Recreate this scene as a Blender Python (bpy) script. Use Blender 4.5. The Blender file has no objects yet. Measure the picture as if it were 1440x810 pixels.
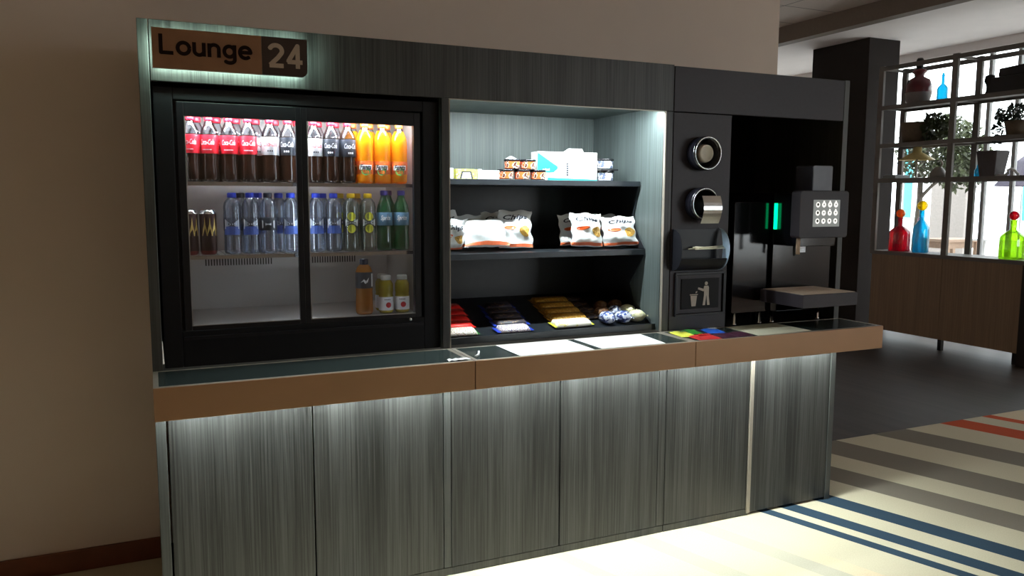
import bpy, bmesh, math, random
from mathutils import Vector, Matrix
PI = math.pi
S = bpy.context.scene
COL = S.collection
random.seed(7)

# ------------------------------------------------------------------ materials
def new_mat(name):
    m = bpy.data.materials.new(name); m.use_nodes = True
    nt = m.node_tree
    return m, nt, nt.nodes['Principled BSDF'], nt.nodes['Material Output']

def plain(name, col, rough=.5, metal=0, spec=.5, var=.08, scale=30, bump=0, trans=0):
    """principled surface with a little procedural mottling"""
    m, nt, p, out = new_mat(name)
    tc = nt.nodes.new('ShaderNodeTexCoord'); n = nt.nodes.new('ShaderNodeTexNoise')
    n.inputs['Scale'].default_value = scale; n.inputs['Detail'].default_value = 3
    nt.links.new(tc.outputs['Object'], n.inputs['Vector'])
    r = nt.nodes.new('ShaderNodeValToRGB')
    a = [max(0, c*(1-var)) for c in col]; b = [min(1, c*(1+var)) for c in col]
    r.color_ramp.elements[0].position = .3; r.color_ramp.elements[1].position = .7
    r.color_ramp.elements[0].color = (*a, 1); r.color_ramp.elements[1].color = (*b, 1)
    nt.links.new(n.outputs['Fac'], r.inputs['Fac']); nt.links.new(r.outputs['Color'], p.inputs['Base Color'])
    p.inputs['Roughness'].default_value = rough; p.inputs['Metallic'].default_value = metal
    p.inputs['Specular IOR Level'].default_value = spec
    if trans: p.inputs['Transmission Weight'].default_value = trans
    if bump:
        bp = nt.nodes.new('ShaderNodeBump'); bp.inputs['Strength'].default_value = bump
        bp.inputs['Distance'].default_value = .002
        nt.links.new(n.outputs['Fac'], bp.inputs['Height']); nt.links.new(bp.outputs['Normal'], p.inputs['Normal'])
    return m

def emis(name, col, strength):
    m, nt, p, out = new_mat(name)
    e = nt.nodes.new('ShaderNodeEmission'); e.inputs['Color'].default_value = (*col, 1)
    e.inputs['Strength'].default_value = strength
    nt.links.new(e.outputs['Emission'], out.inputs['Surface']); nt.nodes.remove(p)
    return m

def clear(name, tint, gloss=.12, diffuse=0, dcol=None, rough=.05):
    """thin clear plastic or glass: tinted see-through, a reflective skin, a little body colour"""
    m, nt, p, out = new_mat(name)
    t = nt.nodes.new('ShaderNodeBsdfTransparent'); t.inputs['Color'].default_value = (*tint, 1)
    g = nt.nodes.new('ShaderNodeBsdfGlossy'); g.inputs['Roughness'].default_value = rough
    lw = nt.nodes.new('ShaderNodeLayerWeight'); lw.inputs['Blend'].default_value = .25
    mul = nt.nodes.new('ShaderNodeMath'); mul.operation = 'MULTIPLY_ADD'
    mul.inputs[1].default_value = .6; mul.inputs[2].default_value = gloss
    mul.use_clamp = True
    nt.links.new(lw.outputs['Fresnel'], mul.inputs[0])
    mx = nt.nodes.new('ShaderNodeMixShader')
    base = t.outputs[0]
    if diffuse:
        d = nt.nodes.new('ShaderNodeBsdfTranslucent'); d.inputs['Color'].default_value = (*dcol, 1)
        d2 = nt.nodes.new('ShaderNodeBsdfDiffuse'); d2.inputs['Color'].default_value = (*dcol, 1)
        m1 = nt.nodes.new('ShaderNodeMixShader'); m1.inputs[0].default_value = .5
        nt.links.new(d.outputs[0], m1.inputs[1]); nt.links.new(d2.outputs[0], m1.inputs[2])
        m2 = nt.nodes.new('ShaderNodeMixShader'); m2.inputs[0].default_value = diffuse
        nt.links.new(t.outputs[0], m2.inputs[1]); nt.links.new(m1.outputs[0], m2.inputs[2])
        base = m2.outputs[0]
    nt.links.new(mul.outputs[0], mx.inputs[0]); nt.links.new(base, mx.inputs[1]); nt.links.new(g.outputs[0], mx.inputs[2])
    nt.links.new(mx.outputs[0], out.inputs['Surface']); nt.nodes.remove(p)
    return m

def wood(name, dark, light, rough=.45, sx=150, sz=1.6, axis='Z'):
    """veneer with fine straight grain along one axis"""
    m, nt, p, out = new_mat(name)
    tc = nt.nodes.new('ShaderNodeTexCoord'); mp = nt.nodes.new('ShaderNodeMapping')
    sc = [sx, sx, sx]; sc['XYZ'.index(axis)] = sz
    mp.inputs['Scale'].default_value = sc
    nt.links.new(tc.outputs['Object'], mp.inputs['Vector'])
    n = nt.nodes.new('ShaderNodeTexNoise'); n.inputs['Scale'].default_value = 1
    n.inputs['Detail'].default_value = 4; n.inputs['Roughness'].default_value = .7; n.inputs['Distortion'].default_value = .3
    nt.links.new(mp.outputs[0], n.inputs['Vector'])
    mp2 = nt.nodes.new('ShaderNodeMapping'); sc2 = [14]*3; sc2['XYZ'.index(axis)] = .5
    mp2.inputs['Scale'].default_value = sc2
    nt.links.new(tc.outputs['Object'], mp2.inputs['Vector'])
    n2 = nt.nodes.new('ShaderNodeTexNoise'); n2.inputs['Scale'].default_value = 1; n2.inputs['Detail'].default_value = 2
    nt.links.new(mp2.outputs[0], n2.inputs['Vector'])
    ad = nt.nodes.new('ShaderNodeMath'); ad.operation = 'MULTIPLY_ADD'; ad.inputs[1].default_value = .5
    nt.links.new(n2.outputs['Fac'], ad.inputs[0]); nt.links.new(n.outputs['Fac'], ad.inputs[2])
    sb = nt.nodes.new('ShaderNodeMath'); sb.operation = 'SUBTRACT'; sb.inputs[1].default_value = .25
    nt.links.new(ad.outputs[0], sb.inputs[0])
    r = nt.nodes.new('ShaderNodeValToRGB')
    r.color_ramp.elements[0].position = .36; r.color_ramp.elements[0].color = (*dark, 1)
    r.color_ramp.elements[1].position = .66; r.color_ramp.elements[1].color = (*light, 1)
    nt.links.new(sb.outputs[0], r.inputs['Fac']); nt.links.new(r.outputs['Color'], p.inputs['Base Color'])
    p.inputs['Roughness'].default_value = rough
    b = nt.nodes.new('ShaderNodeBump'); b.inputs['Strength'].default_value = .25; b.inputs['Distance'].default_value = .001
    nt.links.new(n.outputs['Fac'], b.inputs['Height']); nt.links.new(b.outputs['Normal'], p.inputs['Normal'])
    return m

def specks(name, base, cols, scale=120, thr=.5, rough=.4):
    """printed wrapper: base colour with small blotches of print"""
    m, nt, p, out = new_mat(name)
    tc = nt.nodes.new('ShaderNodeTexCoord'); mp = nt.nodes.new('ShaderNodeMapping')
    mp.inputs['Scale'].default_value = (1, 1.6, 1.6)
    nt.links.new(tc.outputs['Object'], mp.inputs['Vector'])
    n = nt.nodes.new('ShaderNodeTexNoise'); n.inputs['Scale'].default_value = scale; n.inputs['Detail'].default_value = 1
    nt.links.new(mp.outputs[0], n.inputs['Vector'])
    r = nt.nodes.new('ShaderNodeValToRGB'); cr = r.color_ramp; cr.interpolation = 'CONSTANT'
    cr.elements[0].position = 0; cr.elements[0].color = (*base, 1)
    cr.elements[1].position = thr; cr.elements[1].color = (*cols[0], 1)
    for i, c in enumerate(cols[1:]):
        e = cr.elements.new(thr + .06*(i+1)); e.color = (*c, 1)
    nt.links.new(n.outputs['Fac'], r.inputs['Fac']); nt.links.new(r.outputs['Color'], p.inputs['Base Color'])
    p.inputs['Roughness'].default_value = rough
    return m

M = dict(
 wall=plain('wall_paint', (.72, .60, .52), .8, var=.02, scale=3, bump=.05),
 ceil=plain('ceiling_paint', (.85, .80, .78), .85, var=.02, scale=4),
 soffit=plain('soffit_paint', (.22, .18, .15), .8, var=.04),
 base=plain('baseboard_red_wood', (.16, .045, .02), .45, var=.15, scale=12),
 wood=wood('grey_veneer', (.011, .011, .010), (.058, .059, .056)),
 woodside=wood('grey_veneer_edge', (.035, .037, .035), (.07, .074, .070)),
 liner=wood('niche_veneer', (.055, .068, .067), (.105, .128, .126)),
 black=plain('black_steel', (.008, .008, .011), .4, var=.1, spec=.35),
 blackmat=plain('black_matt', (.005, .005, .007), .6, var=.1, spec=.25),
 gloss=plain('black_gloss', (.006, .006, .009), .12, var=.05, spec=.6),
 panel=plain('charcoal_panel', (.024, .019, .025), .5, spec=.4, var=.08, scale=60),
 fascia=plain('brown_fascia', (.36, .20, .105), .38, metal=.25, var=.03, scale=8),
 slate=plain('slate_inset', (.030, .040, .038), .22, var=.15, scale=40),
 rim=plain('bronze_rim', (.36, .32, .27), .35, metal=.4, var=.05),
 paper=plain('paper', (.80, .80, .80), .6, var=.01),
 cream=plain('cream_card', (.62, .58, .44), .35, var=.03),
 chrome=plain('chrome', (.85, .86, .88), .16, metal=1, var=.03),
 steel=plain('brushed_steel', (.42, .42, .43), .35, metal=.7, var=.08),
 alu=plain('fridge_liner', (.54, .51, .48), .4, metal=.1, var=.04, scale=5),
 slot=plain('vent_slot', (.02, .018, .016), .7),
 led=emis('led_white', (.88, .99, .96), 520),
 ledniche=emis('led_niche', (.88, .99, 1.0), 640),
 ledsign=emis('led_sign', (.66, 1.0, .84), 62),
 ledfridge=emis('led_fridge', (.95, .97, 1.0), 230),
 ledpost=emis('led_post', (.85, .95, 1.0), 19),
 ledgreen=emis('led_green', (.0, 1.0, .30), 2.6),
 fillwarm=emis('fill_warm', (1.0, .62, .32), 40),  # glow of the added fill lamps
 signbrown=plain('sign_brown', (.24, .115, .055), .4, var=.05),
 signdark=plain('sign_dark', (.03, .014, .010), .4, var=.05),
 letdark=plain('letter_dark', (.012, .005, .004), .7, spec=.1, var=.05),
 letlight=plain('letter_taupe', (.42, .32, .24), .6, var=.05),
 cola=plain('cola_liquid', (.016, .006, .003), .12, var=.1),
 fanta=clear('orange_liquid', (.9, .30, .02), .05, .75, (1.0, .45, .01)),
 tea=clear('tea_liquid', (.5, .2, .05), .06, .75, (.55, .22, .03)),
 juice=clear('juice_liquid', (.6, .55, .1), .05, .75, (.62, .52, .06)),
 pet=clear('clear_bottle_plastic', (.86, .89, .93), .10),
 water=clear('water_bottle_plastic', (.78, .84, .93), .14, .12, (.45, .52, .66)),
 lemon=clear('lemon_water_plastic', (.78, .84, .78), .14, .12, (.45, .5, .42)),
 green=clear('green_bottle_plastic', (.15, .55, .28), .12, .45, (.02, .22, .08)),
 capred=plain('cap_red', (.65, .01, .03), .35), capblue=plain('cap_blue', (.02, .05, .55), .35),
 capyel=plain('cap_yellow', (.85, .55, .01), .35), capblk=plain('cap_black', (.015, .02, .04), .35),
 capor=plain('cap_orange', (.8, .16, .02), .35), capwht=plain('cap_white', (.75, .75, .72), .35),
 caplil=plain('cap_violet', (.10, .08, .35), .35),
 lred=plain('label_red', (.72, .012, .03), .35), lblk=plain('label_black', (.02, .025, .035), .35),
 lsil=plain('label_silver', (.62, .64, .66), .3, metal=.2), lwht=plain('label_white', (.8, .82, .84), .4),
 lor=specks('label_orange', (.55, .09, .01), [(.25, .03, .01), (.6, .2, .02)], 60, .55),
 lyel=plain('label_yellow', (.62, .62, .04), .4), lblue=plain('label_blue', (.05, .10, .36), .35),
 lspr=plain('label_sprite_blue', (.10, .22, .34), .35),
 ink=plain('ink_dark', (.012, .015, .03), .5), inkw=plain('ink_white', (.85, .85, .85), .4),
 inkr=plain('ink_red', (.6, .02, .03), .5), inkg=plain('ink_green', (.05, .3, .06), .5),
 candark=plain('can_dark', (.03, .012, .012), .3, metal=.3), canred=plain('can_maroon', (.16, .02, .015), .3, metal=.4),
 gold=plain('gold_print', (.75, .55, .16), .3, metal=.5),
 rack=plain('rack_black', (.014, .017, .021), .32, var=.15),
 bag=plain('crisp_bag_white', (.70, .73, .74), .35, var=.04, scale=25, bump=.3),
 bagside=plain('crisp_bag_orange', (.75, .16, .06), .4), oval=plain('orange_oval', (.75, .10, .01), .4),
 crisp=specks('crisp_picture', (.50, .28, .05), [(.36, .18, .03), (.62, .38, .09)], 110, .48),
 teal=plain('box_teal', (.01, .55, .50), .45), boxw=plain('box_white', (.78, .80, .80), .5, var=.02),
 yellowp=specks('pack_yellow', (.80, .74, .10), [(.7, .68, .5), (.3, .3, .05)], 70, .58),
 cup_or=specks('cup_print_orange', (.70, .13, .03), [(.78, .72, .66), (.08, .02, .01)], 45, .52),
 cup_b=specks('cup_print_white', (.70, .72, .76), [(.1, .12, .2)], 50, .56),
 wr_red=plain('wrapper_red', (.72, .02, .015), .3, bump=.2), wr_red_lit=specks('wrapper_red_lit_print', (.80, .76, .70), [(.6, .30, .22), (.2, .3, .12)], 170, .55),  # front red bar: LED overexposure painted in as white, plus print specks
 wr_blue=plain('wrapper_blue', (.02, .05, .42), .3, bump=.2), wr_blue_lit=specks('wrapper_blue_lit_print', (.80, .78, .80), [(.45, .12, .16), (.1, .14, .4)], 170, .55),  # front blue bar: white base stands in for strong LED light
 wr_gold=specks('wrapper_gold', (.52, .26, .03), [(.30, .11, .01), (.66, .42, .1)], 90, .5), wr_gold_lit=specks('wrapper_gold_lit_print', (.84, .80, .70), [(.7, .62, .2)], 60, .64),  # front gold bar: bleached by painted LED light, rear bars keep the gold
 wr_dark=specks('wrapper_dark', (.035, .03, .045), [(.16, .09, .06), (.3, .22, .12)], 60, .58),
 wr_bw=specks('wrapper_blue_white', (.70, .74, .84), [(.08, .14, .45), (.04, .05, .16)], 42, .52),
 wr_cr=specks('wrapper_cream', (.78, .74, .50), [(.5, .52, .25), (.75, .73, .66)], 50, .55),
 wr_br=specks('wrapper_brown', (.13, .06, .03), [(.26, .14, .07)], 70, .55),
 pk_y=plain('packet_yellow', (.62, .62, .08), .3), pk_g=plain('packet_green', (.03, .20, .03), .3),
 pk_r=plain('packet_red', (.50, .03, .03), .3), pk_b=plain('packet_blue', (.02, .10, .48), .3),
 pk_d=plain('packet_plum', (.05, .015, .03), .3),
 lid=plain('lid_cream', (.62, .58, .50), .45), bluefoil=plain('blue_reflective', (.42, .56, .72), .3, metal=.2),
 divider=plain('divider_taupe_steel', (.13, .115, .105), .5, var=.06), dpanel=wood('divider_panel_wood', (.20, .125, .075), (.26, .17, .10), .5, 60, 1.2),
 columnm=plain('column_paint', (.034, .029, .028), .9, spec=.15, var=.04, scale=5),
 winframe=plain('window_frame', (.30, .30, .30), .5), winglass=clear('window_glass', (.95, .97, .97), .03),
 doorglass=clear('fridge_door_glass', (.90, .92, .94), .035, rough=.02),
 gred=clear('red_glass', (.55, .01, .05), .10, .45, (.50, .01, .06)), gblue=clear('blue_glass', (.05, .58, .80), .10, .40, (.02, .42, .62)),
 ggreen=clear('green_glass', (.55, .85, .10), .10, .35, (.40, .75, .05)), gamb=clear('amber_glass', (.9, .25, .03), .10, .5, (.85, .22, .03)),
 gyel=clear('yellow_glass', (.9, .7, .03), .10, .5, (.85, .62, .02)), gpink=clear('pink_glass', (.85, .72, .82), .10, .2, (.6, .4, .5)),
 frost=plain('frosted_grey_glass', (.20, .17, .17), .5), vred=plain('vase_red_lacquer', (.10, .008, .015), .25),
 potb=plain('pot_brown', (.11, .075, .045), .6, var=.15), potd=plain('pot_dark', (.07, .06, .065), .6), potg=plain('pot_grey', (.22, .20, .18), .6),
 leaf=plain('leaf_green', (.06, .075, .03), .5, var=.4, scale=9), leafd=plain('leaf_dark', (.015, .03, .02), .5, var=.4, scale=9),
 bark=plain('bark', (.10, .085, .07), .8, var=.3, scale=25), shade=plain('lamp_shade_yellow', (.70, .55, .22), .5),
 terrace=plain('terrace_stone', (.55, .53, .50), .8, var=.05, scale=4), render_=plain('facade_render', (.62, .56, .46), .8, var=.03),
 cafe=plain('cafe_wood', (.35, .24, .17), .6), white=plain('white_metal', (.7, .7, .7), .5), cyan=plain('cyan_banner', (.10, .62, .72), .6),
 purple=plain('parasol_plum', (.07, .06, .09), .7), bookm=plain('tray_grey', (.16, .17, .18), .5),
)

# carpet: cream with slanted bands, bands run through the world in one direction
def carpet():
    m, nt, p, out = new_mat('striped_carpet')
    tc = nt.nodes.new('ShaderNodeTexCoord'); sp = nt.nodes.new('ShaderNodeSeparateXYZ')
    nt.links.new(tc.outputs['Object'], sp.inputs[0])
    t = math.radians(-72)
    a = nt.nodes.new('ShaderNodeMath'); a.operation = 'MULTIPLY'; a.inputs[1].default_value = -math.sin(t)/8
    b = nt.nodes.new('ShaderNodeMath'); b.operation = 'MULTIPLY_ADD'; b.inputs[1].default_value = math.cos(t)/8
    nt.links.new(sp.outputs['X'], a.inputs[0]); nt.links.new(sp.outputs['Y'], b.inputs[0]); nt.links.new(a.outputs[0], b.inputs[2])
    r = nt.nodes.new('ShaderNodeValToRGB'); cr = r.color_ramp; cr.interpolation = 'CONSTANT'
    cream = (.59, .525, .385); navy = (.030, .055, .085); grey = (.21, .18, .145); pale = (.48, .44, .35); org = (.52, .075, .02); warm = (.66, .54, .38)
    stops = [(0, cream), (.55, pale), (.66, cream), (1.0, pale), (1.09, cream), (1.42, pale), (1.5, cream), (1.8, pale), (1.9, cream), (2.12, pale), (2.2, warm), (2.3, cream),
             (2.512, navy), (2.567, cream), (2.655, navy), (2.72, cream), (2.86, navy), (3.0, cream), (3.212, grey), (3.41, cream),
             (3.648, grey), (3.915, cream), (4.245, grey), (4.505, cream), (4.82, org), (5.04, cream), (5.25, org), (5.33, warm), (5.6, cream), (5.9, grey)]
    cr.elements[0].position = 0; cr.elements[0].color = (*cream, 1)
    cr.elements[1].position = stops[1][0]/8; cr.elements[1].color = (*stops[1][1], 1)
    for s, c in stops[2:]:
        e = cr.elements.new(s/8); e.color = (*c, 1)
    nt.links.new(b.outputs[0], r.inputs['Fac'])
    n = nt.nodes.new('ShaderNodeTexNoise'); n.inputs['Scale'].default_value = 180; n.inputs['Detail'].default_value = 2
    nt.links.new(tc.outputs['Object'], n.inputs['Vector'])
    mx = nt.nodes.new('ShaderNodeMix'); mx.data_type = 'RGBA'; mx.blend_type = 'MULTIPLY'; mx.inputs[0].default_value = .25
    nt.links.new(r.outputs['Color'], mx.inputs[6]); nt.links.new(n.outputs['Fac'], mx.inputs[7])
    nt.links.new(mx.outputs[2], p.inputs['Base Color']); p.inputs['Roughness'].default_value = .95
    p.inputs['Specular IOR Level'].default_value = .1
    bp = nt.nodes.new('ShaderNodeBump'); bp.inputs['Strength'].default_value = .3; bp.inputs['Distance'].default_value = .002
    nt.links.new(n.outputs['Fac'], bp.inputs['Height']); nt.links.new(bp.outputs['Normal'], p.inputs['Normal'])
    return m
M['carpet'] = carpet()
M['floor2'] = wood('dark_floor', (.036, .025, .020), (.054, .038, .031), .5, 7, .8, 'Y')

M['floor2'].node_tree.nodes['Principled BSDF'].inputs['Specular IOR Level'].default_value = .12

def tiles():
    m, nt, p, out = new_mat('ceiling_tiles')
    tc = nt.nodes.new('ShaderNodeTexCoord'); br = nt.nodes.new('ShaderNodeTexBrick')
    br.offset = 0; br.inputs['Scale'].default_value = 1; br.inputs['Mortar Size'].default_value = .006
    br.inputs['Brick Width'].default_value = 1.2; br.inputs['Row Height'].default_value = .6
    for k in ('Color1', 'Color2'): br.inputs[k].default_value = (.68, .60, .54, 1)
    br.inputs['Mortar'].default_value = (.12, .10, .09, 1)
    nt.links.new(tc.outputs['Object'], br.inputs['Vector']); nt.links.new(br.outputs['Color'], p.inputs['Base Color'])
    p.inputs['Roughness'].default_value = .85
    return m
M['tiles'] = tiles()

# ------------------------------------------------------------------ mesh helpers
class MB:
    def __init__(s): s.v = []; s.f = []; s.mi = []; s.mats = []; s.sm = []
    def _m(s, mat):
        if mat not in s.mats: s.mats.append(mat)
        return s.mats.index(mat)
    def add(s, vs, fs, mat, smooth=False, T=None):
        o = len(s.v); k = s._m(mat)
        for v in vs:
            s.v.append(tuple(T @ Vector(v)) if T is not None else tuple(v))
        for f in fs:
            s.f.append(tuple(o+i for i in f)); s.mi.append(k); s.sm.append(smooth)
        return s
    def box(s, x0, x1, y0, y1, z0, z1, mat, T=None):
        vs = [(x, y, z) for z in (z0, z1) for y in (y0, y1) for x in (x0, x1)]
        fs = [(0, 2, 3, 1), (4, 5, 7, 6), (0, 1, 5, 4), (2, 6, 7, 3), (0, 4, 6, 2), (1, 3, 7, 5)]
        return s.add(vs, fs, mat, False, T)
    def lathe(s, prof, mat, n=20, T=None, matf=None, smooth=True):
        """prof: list of (r, z); poles closed when r == 0; matf(z) picks a material per band"""
        vs = []; rings = []
        for r, z in prof:
            if r < 1e-6: rings.append([len(vs)]); vs.append((0, 0, z))
            else:
                rings.append([len(vs)+i for i in range(n)])
                vs += [(r*math.cos(2*PI*i/n), r*math.sin(2*PI*i/n), z) for i in range(n)]
        bands = {}
        for k in range(len(prof)-1):
            a, b = rings[k], rings[k+1]; mm = matf((prof[k][1]+prof[k+1][1])/2) if matf else mat
            L = bands.setdefault(mm, [])
            for i in range(n):
                j = (i+1) % n
                if len(a) == 1 and len(b) == 1: continue
                if len(a) == 1: L.append((a[0], b[j], b[i]))
                elif len(b) == 1: L.append((a[i], a[j], b[0]))
                else: L.append((a[i], a[j], b[j], b[i]))
        o = len(s.v)
        s.v += [tuple(T @ Vector(v)) if T is not None else v for v in vs]
        for mm, L in bands.items():
            k = s._m(mm)
            for f in L: s.f.append(tuple(o+i for i in f)); s.mi.append(k); s.sm.append(smooth)
        return s
    def tube(s, pts, r, mat, n=8, r2=None, cap=True):
        pts = [Vector(p) for p in pts]; rings = []; vs = []
        for i, p in enumerate(pts):
            d = (pts[min(i+1, len(pts)-1)] - pts[max(i-1, 0)]).normalized()
            a = d.orthogonal().normalized(); 
            if i and (a.dot(pa) < 0): a = -a
            if i:
                a = (pa - d*pa.dot(d)).normalized()
            pa = a; b = d.cross(a)
            rr = r if r2 is None else r + (r2-r)*i/(len(pts)-1)
            rings.append([len(vs)+k for k in range(n)])
            vs += [p + (a*math.cos(2*PI*k/n) + b*math.sin(2*PI*k/n))*rr for k in range(n)]
        fs = []
        for i in range(len(pts)-1):
            for k in range(n):
                j = (k+1) % n; fs.append((rings[i][k], rings[i][j], rings[i+1][j], rings[i+1][k]))
        if cap: fs += [tuple(reversed(rings[0])), tuple(rings[-1])]
        return s.add(vs, fs, mat, True)
    def prism(s, poly, y0, y1, mat, plane='XZ', T=None):
        """extrude a 2-D outline; plane XZ extrudes along y, XY along z, YZ along x"""
        n = len(poly)
        def P(a, b, c): return {'XZ': (a, c, b), 'XY': (a, b, c), 'YZ': (c, a, b)}[plane]
        vs = [P(a, b, y0) for a, b in poly] + [P(a, b, y1) for a, b in poly]
        fs = [tuple(range(n)), tuple(range(2*n-1, n-1, -1))] + [(i, n+i, n+(i+1) % n, (i+1) % n) for i in range(n)]
        return s.add(vs, fs, mat, False, T)
    def build(s, name, parent=None, loc=None, bevel=0, label=None, fix=True):
        me = bpy.data.meshes.new(name); me.from_pydata(s.v, [], s.f)
        for m in s.mats: me.materials.append(M[m])
        me.polygons.foreach_set('material_index', s.mi); me.polygons.foreach_set('use_smooth', s.sm)
        if fix:
            bm = bmesh.new(); bm.from_mesh(me); bmesh.ops.recalc_face_normals(bm, faces=bm.faces); bm.to_mesh(me); bm.free()
        me.update()
        o = bpy.data.objects.new(name, me); COL.objects.link(o)
        if parent: o.parent = parent
        if loc: o.location = loc
        if bevel:
            b = o.modifiers.new('soft_edge', 'BEVEL'); b.width = bevel; b.segments = 2; b.limit_method = 'ANGLE'; b.angle_limit = .7
        if label: o['label'] = label
        return o

def tag(o, label, cat, group=None):
    o['label'] = label; o['category'] = cat
    if group: o['group'] = group
    return o
def thing(name, label, cat, loc=(0, 0, 0), rz=0, group=None):
    o = bpy.data.objects.new(name, None); COL.objects.link(o); o.empty_display_size = .05
    o.location = loc; o.rotation_euler = (0, 0, rz)
    return tag(o, label, cat, group)
def struct(o): o['kind'] = 'structure'; return o
def kids(o): return [c for c in bpy.data.objects if c.parent == o]
def copy_tree(o, parent=None):
    c = o.copy(); COL.objects.link(c); c.parent = parent
    for ch in kids(o): copy_tree(ch, c)
    return c

TC = {}
def glyphs(s, shear=0, weight=0):
    """outline text as flat faces, width normalised by its own box"""
    key = (s, shear, weight)
    if key in TC: return TC[key]
    cu = bpy.data.curves.new('t', 'FONT'); cu.body = s; cu.size = 1; cu.shear = shear; cu.offset = weight; cu.resolution_u = 2
    ob = bpy.data.objects.new('t', cu); COL.objects.link(ob)
    dg = bpy.context.evaluated_depsgraph_get(); me = bpy.data.meshes.new_from_object(ob.evaluated_get(dg))
    vs = [(v.co.x, v.co.y) for v in me.vertices]; fs = [tuple(p.vertices) for p in me.polygons]
    bpy.data.objects.remove(ob); bpy.data.curves.remove(cu); bpy.data.meshes.remove(me)
    x0 = min(v[0] for v in vs); x1 = max(v[0] for v in vs); y0 = min(v[1] for v in vs); y1 = max(v[1] for v in vs)
    TC[key] = ([(a-x0, b-y0) for a, b in vs], fs, x1-x0, y1-y0)
    return TC[key]
def text(mb, s, fmap, w, h, mat, shear=0, weight=0):
    """place text in a box w by h; fmap(u, v) gives the 3-D point"""
    vs, fs, tw, th = glyphs(s, shear, weight)
    pts = [fmap(a/tw*w, b/th*h) for a, b in vs]
    mb.add(pts, fs, mat)

def rrect(x0, x1, z0, z1, r, n=4, corners=(1, 1, 1, 1)):
    P = []
    for (cx, cz, a0, on) in ((x1-r, z1-r, 0, corners[0]), (x0+r, z1-r, 90, corners[1]), (x0+r, z0+r, 180, corners[2]), (x1-r, z0+r, 270, corners[3])):
        if on:
            for i in range(n+1):
                a = math.radians(a0+90*i/n); P.append((cx+r*math.cos(a), cz+r*math.sin(a)))
        else:
            P.append((x1 if a0 in (0, 270) else x0, z1 if a0 in (0, 90) else z0))
    return P
ORD = ['first', 'second', 'third', 'fourth', 'fifth', 'sixth', 'seventh', 'eighth', 'ninth', 'tenth', 'eleventh', 'twelfth']

# ------------------------------------------------------------------ room shell
CT = .93      # counter height
HB = 1.888    # underside of cabinet header
H = 2.083     # cabinet height
struct(MB().box(-3, 8.7, -6, .72, -.05, 0, 'carpet').build('floor'))
struct(MB().box(-3, 8.7, .72, 8, -.05, -.002, 'floor2').build('floor'))
struct(MB().box(-3, 3.253, .66, .96, 0, 3.48, 'wall').build('wall_back'))
struct(MB().box(-3.2, -3, -6, .96, 0, 3.48, 'wall').build('wall_left'))
struct(MB().box(-3.2, 5.0, -6.2, -6, 0, 3.48, 'wall').box(8.5, 8.9, -6.2, -6, 0, 3.48, 'wall').box(5.0, 8.5, -6.2, -6, 0, .6, 'wall').box(5.0, 8.5, -6.2, -6, 2.9, 3.48, 'wall').build('wall_front'))
struct(MB().box(8.7, 8.9, -6.2, 1.2, 0, 3.32, 'wall').build('wall_right'))  # out of view, kept solid to hold daylight off the carpet
w = struct(MB().box(5.0, 8.5, -6.12, -6.08, .6, .64, 'winframe').box(5.0, 8.5, -6.12, -6.08, 2.86, 2.90, 'winframe').box(6.73, 6.77, -6.12, -6.08, .64, 2.86, 'winframe').build('window_0'))  # unseen window, added to throw daylight on the facade and back wall
MB().box(5.0, 8.5, -6.105, -6.099, .64, 2.86, 'winglass').build('pane', w)
struct(MB().box(2.0, 8.9, 8, 8.2, 0, 3.48, 'wall').build('wall_far'))
struct(MB().box(2.0, 2.2, .96, 8, 0, 3.48, 'wall').build('wall_passage'))
struct(MB().box(-3.2, 6.84, -6.2, 8.2, 3.48, 3.6, 'tiles').build('ceiling'))
struct(MB().box(6.84, 8.9, -6.2, 8.2, 3.32, 3.6, 'ceil').build('ceiling'))
struct(MB().box(6.70, 6.84, -6.0, 8.0, 3.30, 3.48, 'soffit').build('trim_1'))
struct(MB().box(-3, -.005, .645, .66, 0, .09, 'base').build('baseboard_back', bevel=.003))
struct(MB().box(7.42, 7.90, 3.78, 4.62, 0, 3.32, 'columnm').build('wall_column', bevel=.004))
# window wall on the right: sill strip, head, mullions, panes
struct(MB().box(8.7, 8.9, 1.2, 8.2, 3.22, 3.32, 'ceil').build('trim_2'))
mull = [1.22, 2.94, 3.27, 4.9, 6.5, 7.95]
for i in range(len(mull)-1):
    w = struct(MB().box(8.75, 8.80, mull[i]-.02, mull[i]+.02, 0, 3.22, 'winframe').box(8.75, 8.80, mull[i], mull[i+1], 0, .04, 'winframe').box(8.75, 8.80, mull[i], mull[i+1], 3.18, 3.22, 'winframe').build('window_%d' % (i+1)))
    MB().box(8.77, 8.776, mull[i]+.02, mull[i+1]-.02, .04, 3.18, 'winglass').build('pane', w)

# ------------------------------------------------------------------ vending cabinet
W1, W2, W3 = 1.045, 2.066, 3.1034
D = .64
def door_part(par, x0, x1, name='cabinet_door'):
    return MB().box(x0, x1, 0, .018, .035, CT-.08, 'wood').build(name, par, bevel=.0015)
vc = thing('vending_cabinet', 'long dark grey veneer cabinet with a fridge bay and a lit snack niche', 'cabinet')
MB().box(0, .0325, 0, D, 0, H, 'woodside').build('side_panel', vc, bevel=.002)
MB().box(.0345, 2.084, 0, .02, HB, H, 'wood').build('header_panel', vc, bevel=.002)
MB().box(.0345, 2.084, .022, D, H-.02, H, 'wood').build('top_panel', vc)
MB().box(1.031, 1.059, 0, .02, CT, HB-.001, 'wood').build('stile', vc, bevel=.0015)
MB().box(1.031, 1.059, .021, D-.02, CT, H-.021, 'liner').build('partition', vc)
MB().box(2.0485, 2.0835, 0, .02, CT, HB-.001, 'wood').build('stile', vc, bevel=.0015)
MB().box(2.0485, 2.0835, .021, D-.02, CT, H-.021, 'liner').build('partition', vc)
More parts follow.
